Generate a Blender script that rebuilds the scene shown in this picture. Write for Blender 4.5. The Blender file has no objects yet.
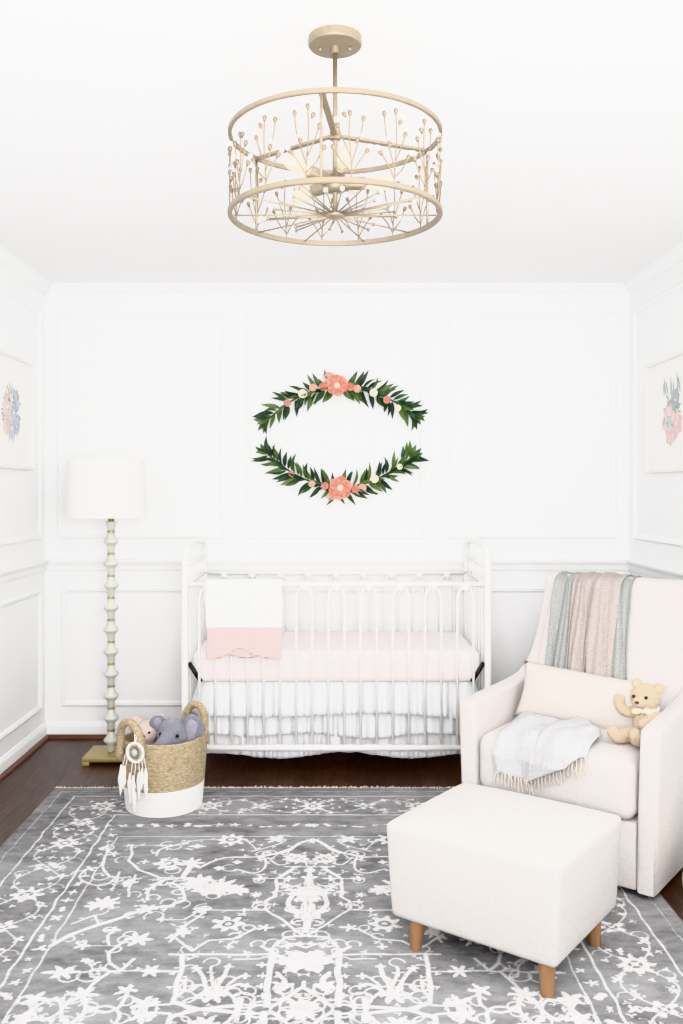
import bpy, bmesh, math, random
import numpy as np
from mathutils import Vector, Matrix
PI = math.pi
C = bpy.context.scene.collection
random.seed(7)

# ------------------------------------------------------------------ camera facts
F_PX, VX, VY, CAM_Z = 916.0, 331.0, 490.0, 1.338
XL, XR, YB, ZC = -1.546, 1.616, 4.95, 2.446      # left wall, right wall, back wall, ceiling

# ------------------------------------------------------------------ materials
def lin(c):
    def f(v):
        v /= 255.0
        return v / 12.92 if v <= .04045 else ((v + .055) / 1.055) ** 2.4
    return (f(c[0]), f(c[1]), f(c[2]), 1)

class NT:
    def __init__(s, name):
        s.m = bpy.data.materials.new(name); s.m.use_nodes = True
        s.t = s.m.node_tree; s.n = s.t.nodes; s.l = s.t.links
        s.p = s.n['Principled BSDF']
        s.co = None
    def coord(s):
        if s.co is None: s.co = s.n.new('ShaderNodeTexCoord')
        return s.co.outputs['Object']
    def mapping(s, scale=(1, 1, 1), rot=(0, 0, 0)):
        mp = s.n.new('ShaderNodeMapping'); s.l.new(s.coord(), mp.inputs[0])
        mp.inputs['Scale'].default_value = scale; mp.inputs['Rotation'].default_value = rot
        return mp.outputs[0]
    def noise(s, scale, stretch=(1, 1, 1), detail=3, rough=.55):
        n = s.n.new('ShaderNodeTexNoise'); s.l.new(s.mapping(stretch), n.inputs['Vector'])
        n.inputs['Scale'].default_value = scale; n.inputs['Detail'].default_value = detail
        n.inputs['Roughness'].default_value = rough
        return n.outputs['Fac']
    def ramp(s, src, a, b, ca=(0, 0, 0, 1), cb=(1, 1, 1, 1)):
        r = s.n.new('ShaderNodeValToRGB'); s.l.new(src, r.inputs[0])
        e = r.color_ramp.elements
        e[0].position = a; e[0].color = ca; e[1].position = b; e[1].color = cb
        return r.outputs[0]
    def mix(s, fac, a, b, mode='MIX'):
        x = s.n.new('ShaderNodeMix'); x.data_type = 'RGBA'; x.blend_type = mode
        for sock, v in ((0, fac), (6, a), (7, b)):
            if hasattr(v, 'is_linked'): s.l.new(v, x.inputs[sock])
            else: x.inputs[sock].default_value = v
        return x.outputs[2]
    def math(s, op, a, b=0.0):
        x = s.n.new('ShaderNodeMath'); x.operation = op
        for i, v in enumerate((a, b)):
            if hasattr(v, 'is_linked'): s.l.new(v, x.inputs[i])
            else: x.inputs[i].default_value = v
        return x.outputs[0]
    def wave(s, scale, direction='X', distort=0.0, stretch=(1, 1, 1)):
        w = s.n.new('ShaderNodeTexWave'); s.l.new(s.mapping(stretch), w.inputs['Vector'])
        w.bands_direction = direction; w.inputs['Scale'].default_value = scale
        w.inputs['Distortion'].default_value = distort
        return w.outputs['Fac']
    def bump(s, src, strength=.3, dist=.002):
        b = s.n.new('ShaderNodeBump'); s.l.new(src, b.inputs['Height'])
        b.inputs['Strength'].default_value = strength; b.inputs['Distance'].default_value = dist
        s.l.new(b.outputs[0], s.p.inputs['Normal'])
    def color(s, v):
        if hasattr(v, 'is_linked'): s.l.new(v, s.p.inputs['Base Color'])
        else: s.p.inputs['Base Color'].default_value = v

def simple(name, c, rough=.6, metal=0.0, var=0.08, nscale=12, bump=None, stretch=(1, 1, 1), spec=.5, sheen=0.0):
    k = NT(name)
    base = lin(c); dark = tuple(v * (1 - var) for v in base[:3]) + (1,)
    k.color(k.mix(k.noise(nscale, stretch), dark, base))
    k.p.inputs['Roughness'].default_value = rough; k.p.inputs['Metallic'].default_value = metal
    k.p.inputs['Specular IOR Level'].default_value = spec
    if sheen: k.p.inputs['Sheen Weight'].default_value = sheen
    if bump: k.bump(k.noise(bump[0], bump[3] if len(bump) > 3 else (1, 1, 1), 4), bump[1], bump[2])
    return k.m

def fabric(name, c, var=.06, bands=900, slub=60, strength=.25, c2=None):
    """woven cloth: slubby colour, weave bump"""
    k = NT(name); base = lin(c)
    dark = lin(c2) if c2 else tuple(v * (1 - var) for v in base[:3]) + (1,)
    n1 = k.noise(slub, (1, 1, 6), 3); n2 = k.noise(slub, (6, 6, 1), 3)
    f = k.ramp(k.math('MULTIPLY', n1, n2), .12, .42)
    k.color(k.mix(f, dark, base))
    k.p.inputs['Roughness'].default_value = .9; k.p.inputs['Specular IOR Level'].default_value = .2
    k.bump(k.math('ADD', k.noise(bands * .4, (1, 1, 3), 2), k.noise(bands * .4, (3, 3, 1), 2)), strength, .0015)
    return k.m

M = {}
M['wall'] = simple('wall_paint', (246, 246, 246), .55, var=.015, nscale=3, bump=(250, .05, .0006), spec=.3)
M['ceiling'] = simple('ceiling_paint', (248, 248, 248), .8, var=.01, nscale=3, spec=.1)
M['trim'] = simple('trim_paint', (246, 246, 246), .4, var=.01, nscale=5, spec=.4)
M['shoe'] = simple('stained_shoe_wood', (104, 66, 48), .4, var=.35, nscale=30, stretch=(.3, .3, 3))
M['crib'] = simple('white_enamel_iron', (244, 243, 241), .3, var=.015, nscale=20)
M['black'] = simple('black_steel', (28, 26, 26), .45, var=.1)
M['skirt'] = fabric('white_cotton', (241, 241, 243), .06, 500, 40, .2)
M['gold'] = simple('champagne_gold_leaf', (152, 139, 120), .45, .6, var=.35, nscale=70, bump=(120, .25, .001))
M['goldd'] = simple('dull_bronze_gold', (128, 112, 92), .5, .5, var=.3, nscale=70)
M['brass'] = simple('brushed_brass', (184, 164, 114), .4, .45, var=.2, nscale=40, stretch=(1, 8, 8))
M['milk'] = simple('milky_glass', (206, 207, 198), .15, var=.08, nscale=25, spec=.8)
M['shade'] = fabric('white_linen_shade', (247, 245, 243), .02, 600, 60, .1)
M['linen'] = fabric('cream_linen_upholstery', (218, 212, 209), .18, 600, 55, .3)
M['ottoman'] = fabric('ivory_linen_upholstery', (211, 207, 204), .18, 600, 55, .3)
M['pillow'] = fabric('oatmeal_linen', (224, 216, 210), .13, 600, 80, .3)
M['oak'] = simple('honey_oak', (160, 121, 86), .5, var=.3, nscale=18, stretch=(6, 6, .6))
M['gthrow'] = fabric('grey_green_gauze', (174, 174, 171), .3, 700, 90, .6, c2=(135, 137, 135))
M['tthrow'] = fabric('taupe_pink_gauze', (192, 182, 177), .25, 700, 90, .6, c2=(152, 142, 138))
M['bthrow'] = fabric('pale_blue_grey_gauze', (205, 203, 202), .2, 700, 60, .6, c2=(172, 172, 175))
M['fringe'] = simple('cream_fringe', (226, 217, 203), .9, var=.15, nscale=60)
M['teddy'] = simple('honey_plush', (222, 203, 175), .95, var=.26, nscale=90, bump=(180, 1.0, .010), spec=.1, sheen=.2)
M['teddypaw'] = simple('cream_plush', (236, 218, 190), .95, var=.2, nscale=90, bump=(260, .8, .005), spec=.1)
M['grey_plush'] = simple('blue_grey_plush', (146, 146, 158), .95, var=.35, nscale=70, bump=(220, 1, .008), spec=.1, sheen=.4)
M['ear_plush'] = simple('pale_lilac_plush', (176, 172, 184), .95, var=.25, nscale=80, bump=(240, .9, .006), spec=.1)
M['pink_plush'] = simple('blush_plush', (232, 212, 203), .95, var=.22, nscale=60, bump=(200, 1, .008), spec=.1)
M['eye'] = simple('black_glass_eye', (18, 16, 16), .08, var=.05)
M['nose'] = simple('brown_stitch', (84, 56, 46), .7)
M['ribbon'] = simple('cream_ribbon', (240, 232, 214), .6)
M['white_yarn'] = simple('white_yarn', (244, 242, 238), .9, var=.1, nscale=120, bump=(300, .6, .003))
M['feather'] = simple('white_feather', (244, 241, 236), .9, var=.1, nscale=80, bump=(260, .5, .002, (1, 1, 4)))
M['pearl'] = simple('grey_pearl', (190, 196, 206), .2, var=.2, nscale=60)
M['paper'] = simple('art_paper', (245, 243, 240), .7, var=.01)
M['frame'] = simple('white_frame', (238, 235, 233), .45, var=.03)
for nm, c in (('w_pink', (240, 206, 206)), ('w_blush', (244, 224, 221)), ('w_blue', (204, 212, 222)), ('w_grey', (186, 191, 197)),
              ('w_green', (204, 217, 206)), ('w_sage', (176, 192, 180)), ('w_dark', (142, 142, 152))):
    M[nm] = simple('watercolour_' + nm[2:], c, .8, var=.25, nscale=60)
for nm, c in (('leaf_a', (58, 84, 52)), ('leaf_b', (84, 110, 62)), ('leaf_c', (46, 66, 52)), ('leaf_d', (104, 124, 74))):
    M[nm] = simple('garland_' + nm, c, .5, var=.35, nscale=40, spec=.4)
M['stem'] = simple('garland_stem', (86, 84, 56), .8)
M['coral'] = simple('coral_petal', (224, 142, 122), .7, var=.2, nscale=40)
M['coral2'] = simple('light_coral_petal', (238, 176, 156), .7, var=.2, nscale=40)
M['peach2'] = simple('pale_blush_petal', (246, 210, 194), .7, var=.15, nscale=40)
M['peach'] = simple('peach_petal', (242, 192, 172), .7, var=.15, nscale=40)
M['rose'] = simple('dusty_rose_petal', (204, 146, 140), .7, var=.2, nscale=40)
M['cream'] = simple('cream_petal', (246, 240, 224), .7, var=.08, nscale=40)
M['stamen'] = simple('pale_stamen', (250, 232, 208), .8, bump=(300, .8, .004))
M['baskwhite'] = simple('white_painted_seagrass', (240, 239, 237), .8, var=.06, nscale=60, bump=(130, .7, .004))
M['knit'] = simple('cream_knit', (222, 212, 196), .9, var=.2, nscale=60, bump=(80, .8, .006))
M['bulb'] = simple('warm_glass_bulb', (250, 240, 214), .1, var=.02)

def seagrass():
    k = NT('seagrass_braid')
    n = k.noise(70, (1, 1, 2.2), 4, .7); n2 = k.noise(14, (1, 1, 3))
    c = k.mix(k.ramp(n, .35, .66), lin((122, 104, 78)), lin((212, 196, 166)))
    c = k.mix(k.ramp(n2, .3, .8), c, lin((176, 157, 126)))
    k.color(c); k.p.inputs['Roughness'].default_value = .8
    k.bump(n, .9, .006)
    return k.m
M['seagrass'] = seagrass()

def crystal(name, tint, tr=.5):
    k = NT(name); p = k.p
    out = [n for n in k.n if n.type == 'OUTPUT_MATERIAL'][0]
    p.inputs['Base Color'].default_value = tint; p.inputs['Roughness'].default_value = .08
    p.inputs['Specular IOR Level'].default_value = 1.0
    nz = k.noise(90); k.color(k.mix(nz, tuple(v * .8 for v in tint[:3]) + (1,), tint))
    tb = k.n.new('ShaderNodeBsdfTransparent'); mx = k.n.new('ShaderNodeMixShader')
    lw = k.n.new('ShaderNodeLayerWeight'); lw.inputs[0].default_value = .35
    f = k.math('ADD', k.math('MULTIPLY', lw.outputs['Facing'], .6), 1 - tr - .15)
    k.l.new(f, mx.inputs[0]); k.l.new(tb.outputs[0], mx.inputs[1]); k.l.new(p.outputs[0], mx.inputs[2])
    k.l.new(mx.outputs[0], out.inputs[0])
    return k.m
M['crystal'] = crystal('clear_crystal', (.72, .72, .74, 1), .72)
M['bulb'] = crystal('pale_bulb_glass', (.95, .88, .72, 1), .5)

def floor_mat():
    k = NT('dark_walnut_planks')
    br = k.n.new('ShaderNodeTexBrick'); k.l.new(k.mapping((1, 1, 1), (0, 0, PI / 2)), br.inputs['Vector'])
    br.inputs['Scale'].default_value = 1; br.inputs['Brick Width'].default_value = 1.1
    br.inputs['Row Height'].default_value = .083; br.inputs['Mortar Size'].default_value = .0016
    br.inputs['Color1'].default_value = lin((74, 53, 45)); br.inputs['Color2'].default_value = lin((98, 74, 63))
    br.inputs['Mortar'].default_value = lin((38, 24, 20)); br.offset = .37
    g = k.noise(26, (3.2, .22, 1), 5, .65)
    c = k.mix(k.ramp(g, .3, .75), lin((50, 35, 29)), br.outputs[0])
    c2 = k.mix(k.ramp(k.noise(60, (2, .12, 1), 4), .45, .75), c, lin((122, 98, 86)))
    k.color(k.mix(.35, c, c2))
    k.p.inputs['Roughness'].default_value = .42
    k.bump(k.math('SUBTRACT', g, k.math('MULTIPLY', br.outputs['Fac'], 2)), .15, .001)
    return k.m
M['floor'] = floor_mat()

def sheet_mat():
    k = NT('pink_check_cotton')
    wx = k.ramp(k.wave(26, 'X'), .8, .98); wy = k.ramp(k.wave(26, 'Y'), .8, .98); wz = k.ramp(k.wave(26, 'Z'), .8, .98)
    f = k.math('MAXIMUM', k.math('MAXIMUM', wx, wy), wz)
    k.color(k.mix(k.math('MULTIPLY', f, .7), lin((246, 236, 236)), lin((247, 244, 243))))
    k.p.inputs['Roughness'].default_value = .9; k.p.inputs['Specular IOR Level'].default_value = .15
    k.bump(k.noise(18, (1, 1, 1), 3), .25, .01)
    return k.m
M['sheet'] = sheet_mat()

def stripe_mat(name, a, b, scale, d):
    k = NT(name)
    w = k.wave(scale, d)
    k.color(k.mix(k.ramp(w, .3, .8), lin(a), lin(b)))
    k.p.inputs['Roughness'].default_value = .9; k.p.inputs['Specular IOR Level'].default_value = .15
    k.bump(w, .6, .004)
    return k.m
M['blanket_white'] = stripe_mat('white_waffle_knit', (243, 242, 240), (250, 250, 249), 30, 'X')
M['blanket_pink'] = stripe_mat('pink_ribbed_knit', (243, 218, 215), (246, 224, 221), 30, 'Z')

def rug_mat():
    k = NT('distressed_rug_pile')
    at = k.n.new('ShaderNodeAttribute'); at.attribute_name = 'pattern'
    g1 = k.noise(11, (1, 2.0, 1), 5, .7); g2 = k.noise(120, (1, 2.4, 1), 4, .75); g3 = k.noise(2.2, (1, 1.6, 1), 3)
    grey = k.mix(k.ramp(g1, .3, .72), lin((98, 97, 98)), lin((158, 157, 158)))
    grey = k.mix(k.math('MULTIPLY', k.ramp(g3, .4, .7), .45), grey, lin((190, 190, 192)))
    grey = k.mix(k.ramp(g2, .3, .7), k.mix(.26, grey, (0, 0, 0, 1)), grey)
    wear = k.ramp(k.math('ADD', k.math('MULTIPLY', g2, .55), k.math('MULTIPLY', g1, .45)), .30, .56)
    f = k.math('MULTIPLY', at.outputs['Fac'], k.math('ADD', .30, k.math('MULTIPLY', wear, .70)))
    f = k.ramp(f, .20, .86)
    k.color(k.mix(f, grey, lin((224, 223, 222))))
    k.p.inputs['Roughness'].default_value = .95; k.p.inputs['Specular IOR Level'].default_value = .1
    k.bump(k.math('ADD', k.math('MULTIPLY', at.outputs['Fac'], .4), g2), .4, .003)
    return k.m
M['rug'] = rug_mat()

# ------------------------------------------------------------------ object helpers
def link(name, me, mats, parent=None, smooth=True, loc=None):
    o = bpy.data.objects.new(name, me); C.objects.link(o)
    for m in (mats if isinstance(mats, (list, tuple)) else [mats]): me.materials.append(m)
    if smooth: me.polygons.foreach_set('use_smooth', [True] * len(me.polygons))
    if parent: o.parent = parent
    if loc is not None: o.location = loc
    return o
def obj(name, bm, mats, parent=None, smooth=True, loc=None):
    bmesh.ops.recalc_face_normals(bm, faces=bm.faces[:])
    me = bpy.data.meshes.new(name); bm.to_mesh(me); bm.free()
    o = link(name, me, mats, parent, smooth, loc)
    if smooth == 'auto':
        for e in me.edges: pass
    return o
def sharp(o, deg=35):
    me = o.data; bm = bmesh.new(); bm.from_mesh(me)
    for e in bm.edges:
        if len(e.link_faces) == 2 and e.calc_face_angle(0) > math.radians(deg): e.smooth = False
    bm.to_mesh(me); bm.free(); return o
def tag(o, label=None, cat=None, group=None, kind=None):
    if label: o['label'] = label
    if cat: o['category'] = cat
    if group: o['group'] = group
    if kind: o['kind'] = kind
    return o
def thing(name, label, cat, loc=(0, 0, 0), rotz=0, group=None):
    o = bpy.data.objects.new(name, None); C.objects.link(o); o.empty_display_size = .1
    o.location = loc; o.rotation_euler = (0, 0, rotz)
    return tag(o, label, cat, group)
def struct(name, bm, m, smooth=False):
    return tag(obj(name, bm, m, None, smooth), kind='structure')

def box(bm, x0, x1, y0, y1, z0, z1, bevel=0, seg=2):
    r = bmesh.ops.create_cube(bm, size=1)
    for v in r['verts']:
        v.co = Vector(((x0 + x1) / 2 + v.co.x * (x1 - x0), (y0 + y1) / 2 + v.co.y * (y1 - y0), (z0 + z1) / 2 + v.co.z * (z1 - z0)))
    if bevel:
        es = list({e for v in r['verts'] for e in v.link_edges})
        bmesh.ops.bevel(bm, geom=es, offset=bevel, segments=seg, affect='EDGES', profile=.5)
def tube(bm, pts, r, seg=8, closed=False, cap=True):
    pts = [Vector(p) for p in pts]; n = len(pts)
    rad = r if isinstance(r, (list, tuple)) else [r] * n
    rings = []; prev = None
    for i, p in enumerate(pts):
        if closed: d = pts[(i + 1) % n] - pts[i - 1]
        else: d = pts[min(i + 1, n - 1)] - pts[max(i - 1, 0)]
        d.normalize()
        if prev is None:
            a = Vector((0, 0, 1)) if abs(d.z) < .9 else Vector((1, 0, 0))
            u = d.cross(a).normalized()
        else:
            u = (prev - d * prev.dot(d)).normalized()
        prev = u; w = d.cross(u)
        rings.append([bm.verts.new(p + (u * math.cos(2 * PI * k / seg) + w * math.sin(2 * PI * k / seg)) * rad[i]) for k in range(seg)])
    m = n if closed else n - 1
    for i in range(m):
        a, b = rings[i], rings[(i + 1) % n]
        for k in range(seg):
            try: bm.faces.new((a[k], a[(k + 1) % seg], b[(k + 1) % seg], b[k]))
            except ValueError: pass
    if cap and not closed:
        bm.faces.new(rings[0][::-1]); bm.faces.new(rings[-1])
def lathe(bm, prof, seg=24, c=(0, 0, 0), axis=None, sx=1, sy=1, close=False):
    """profile of (r, z); axis: Matrix applied before translating to c"""
    c = Vector(c); rings = []
    for r, z in prof:
        ring = []
        for k in range(seg):
            a = 2 * PI * k / seg
            p = Vector((max(r, 1e-5) * math.cos(a) * sx, max(r, 1e-5) * math.sin(a) * sy, z))
            if axis is not None: p = axis @ p
            ring.append(bm.verts.new(p + c))
        rings.append(ring)
    n = len(rings)
    for i in range(n if close else n - 1):
        a, b = rings[i], rings[(i + 1) % n]
        for k in range(seg): bm.faces.new((a[k], a[(k + 1) % seg], b[(k + 1) % seg], b[k]))
    if not close:
        bm.faces.new(rings[0][::-1]); bm.faces.new(rings[-1])
def ball(bm, c, r, seg=14, rings=9, rot=None):
    r = r if isinstance(r, (list, tuple)) else (r, r, r)
    mt = Matrix.Translation(Vector(c)) @ (rot.to_4x4() if rot else Matrix.Identity(4)) @ Matrix.Diagonal((r[0], r[1], r[2], 1))
    return bmesh.ops.create_uvsphere(bm, u_segments=seg, v_segments=rings, radius=1, matrix=mt)['verts']
def gem(bm, c, r, rot=None, sub=1):
    r = r if isinstance(r, (list, tuple)) else (r, r, r)
    mt = Matrix.Translation(Vector(c)) @ (rot.to_4x4() if rot else Matrix.Identity(4)) @ Matrix.Diagonal((r[0], r[1], r[2], 1))
    bmesh.ops.create_icosphere(bm, subdivisions=sub, radius=1, matrix=mt)
def towards(d): return Vector((0, 0, 1)).rotation_difference(Vector(d).normalized()).to_matrix()
def catmull(pts, n=6, closed=False):
    P = [Vector(p) for p in pts]; out = []; L = len(P)
    rng = range(L if closed else L - 1)
    for i in rng:
        g = (lambda j: P[j % L]) if closed else (lambda j: P[min(max(j, 0), L - 1)])
        p0, p1, p2, p3 = g(i - 1), g(i), g(i + 1), g(i + 2)
        for k in range(n):
            t = k / n
            out.append(.5 * ((2 * p1) + (p2 - p0) * t + (2 * p0 - 5 * p1 + 4 * p2 - p3) * t * t + (3 * p1 - p0 - 3 * p2 + p3) * t ** 3))
    if not closed: out.append(P[-1])
    return out
def grid(name, nu, nv, f, mats, parent=None, solid=.004, loc=None, closed_u=False, sub=0):
    vs = [f(i / nu, j / nv) for j in range(nv + 1) for i in range(nu + 1)]
    fs = [(j * (nu + 1) + i, j * (nu + 1) + i + 1, (j + 1) * (nu + 1) + i + 1, (j + 1) * (nu + 1) + i) for j in range(nv) for i in range(nu)]
    me = bpy.data.meshes.new(name); me.from_pydata([tuple(v) for v in vs], [], fs)
    o = link(name, me, mats, parent, True, loc)
    if solid:
        s = o.modifiers.new('thick', 'SOLIDIFY'); s.thickness = solid; s.offset = 0
    if sub:
        s = o.modifiers.new('sub', 'SUBSURF'); s.levels = sub; s.render_levels = sub
    return o
def blob(name, elems, mat, parent=None, voxel=.006, it=6):
    """one continuous skin over overlapping balls and limbs"""
    bm = bmesh.new()
    for e in elems:
        if e[0] == 's': ball(bm, e[1], e[2], 20, 12, e[3] if len(e) > 3 else None)
        else:
            pts, rs = e[1], e[2]
            P = catmull(pts, 5); R = []
            for i in range(len(pts) - 1):
                for k in range(5): R.append(rs[i] + (rs[i + 1] - rs[i]) * k / 5)
            R.append(rs[-1])
            tube(bm, P, R, 14)
            ball(bm, pts[0], rs[0], 14, 10); ball(bm, pts[-1], rs[-1], 14, 10)
    me = bpy.data.meshes.new(name); bm.to_mesh(me); bm.free()
    t = bpy.data.objects.new(name + '_tmp', me); C.objects.link(t)
    md = t.modifiers.new('r', 'REMESH'); md.mode = 'VOXEL'; md.voxel_size = voxel
    dg = bpy.context.evaluated_depsgraph_get(); dg.update()
    m2 = bpy.data.meshes.new_from_object(t.evaluated_get(dg))
    bpy.data.objects.remove(t); bpy.data.meshes.remove(me)
    bm = bmesh.new(); bm.from_mesh(m2); bpy.data.meshes.remove(m2)
    for _ in range(it): bmesh.ops.smooth_vert(bm, verts=bm.verts, factor=.5, use_axis_x=True, use_axis_y=True, use_axis_z=True)
    bm.normal_update(); rf = random.Random(2)
    for v in bm.verts: v.co += v.normal * rf.uniform(-.0016, .0016)   # short fuzzy pile
    return obj(name, bm, mat, parent)

# ------------------------------------------------------------------ the room
bm = bmesh.new(); box(bm, XL - .1, XR + .1, -1.2, YB + .1, -.08, 0); struct('floor', bm, M['floor'])
bm = bmesh.new(); box(bm, XL - .1, XR + .1, -1.2, YB + .1, ZC, ZC + .08); struct('ceiling', bm, M['ceiling'])
bm = bmesh.new(); box(bm, XL - .1, XR + .1, YB, YB + .1, 0, ZC); struct('wall_back', bm, M['wall'])
bm = bmesh.new(); box(bm, XL - .1, XL, -1.2, YB, 0, ZC); struct('wall_left', bm, M['wall'])
bm = bmesh.new(); box(bm, XR, XR + .1, -1.2, YB, 0, ZC); struct('wall_right', bm, M['wall'])

def on_wall(w):
    if w == 'back': return lambda a, z, h: Vector((a, YB - h, z))
    if w == 'left': return lambda a, z, h: Vector((XL + h, a, z))
    return lambda a, z, h: Vector((XR - h, a, z))
TN = [0]
def strip(w, a0, a1, prof, m, name=None, mit=(True, True)):
    """moulding running along a wall; profile of (h off wall, z); ends mitred into the corners"""
    P = on_wall(w); bm = bmesh.new(); A = []; B = []
    for h, z in prof:
        A.append(bm.verts.new(P(a0 + (h if mit[0] else 0), z, h)))
        B.append(bm.verts.new(P(a1 - (h if mit[1] else 0), z, h)))
    for i in range(len(prof) - 1): bm.faces.new((A[i], A[i + 1], B[i + 1], B[i]))
    bm.faces.new(A); bm.faces.new(B[::-1])
    if name is None:
        TN[0] += 1; name = 'trim_%d' % TN[0]
    return sharp(struct(name, bm, m, True), 40)
crown = [(0, ZC - .055), (.006, ZC - .055), (.008, ZC - .046), (.014, ZC - .044), (.022, ZC - .034), (.034, ZC - .018), (.044, ZC - .012), (.046, ZC - .004), (.052, ZC - .002), (.052, ZC)]
rail = [(0, .902), (.010, .904), (.014, .912), (.013, .925), (.018, .936), (.026, .944), (.030, .952), (.030, .960), (.024, .964), (0, .964)]
base = [(0, .010), (.016, .010), (.016, .062), (.014, .070), (.009, .076), (.006, .084), (0, .086)]
shoe = [(0, 0), (.034, 0), (.034, .006), (.031, .014), (.024, .020), (.016, .022), (0, .022)]
for w, a0, a1, mit in (('back', XL, XR, (True, True)), ('left', -1.2, YB, (False, True)), ('right', -1.2, YB, (False, True))):
    strip(w, a0, a1, crown, M['trim'], None, mit)
    strip(w, a0, a1, rail, M['trim'], None, mit)
    strip(w, a0, a1, base, M['trim'], 'baseboard_' + w, mit)
    strip(w, a0, a1, shoe, M['shoe'], None, mit)
def panel(w, a0, a1, z0, z1):
    P = on_wall(w); bm = bmesh.new()
    prof = [(0, 0), (0, .007), (.004, .011), (.010, .0135), (.016, .011), (.020, .012), (.025, .007), (.030, .004), (.030, 0)]
    rings = []
    for o, h in prof:
        rings.append([bm.verts.new(P(a, z, h)) for a, z in ((a0 + o, z0 + o), (a1 - o, z0 + o), (a1 - o, z1 - o), (a0 + o, z1 - o))])
    for i in range(len(rings) - 1):
        for k in range(4): bm.faces.new((rings[i][k], rings[i][(k + 1) % 4], rings[i + 1][(k + 1) % 4], rings[i + 1][k]))
    TN[0] += 1
    sharp(struct('trim_%d' % TN[0], bm, M['trim'], True), 30)
def wx(px): return (px - VX) / 185.0
for a, b in ((58, 226), (246, 425), (444, 616)):
    panel('back', wx(a), wx(b), 1.076, 2.298)
    panel('back', wx(a + 4), wx(b), .170, .815)
for w in ('left', 'right'):
    for y0, y1 in ((3.55, 4.87), (2.05, 3.37), (.55, 1.87)):
        panel(w, y0, y1, 1.076, 2.298); panel(w, y0, y1, .170, .815)

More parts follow.
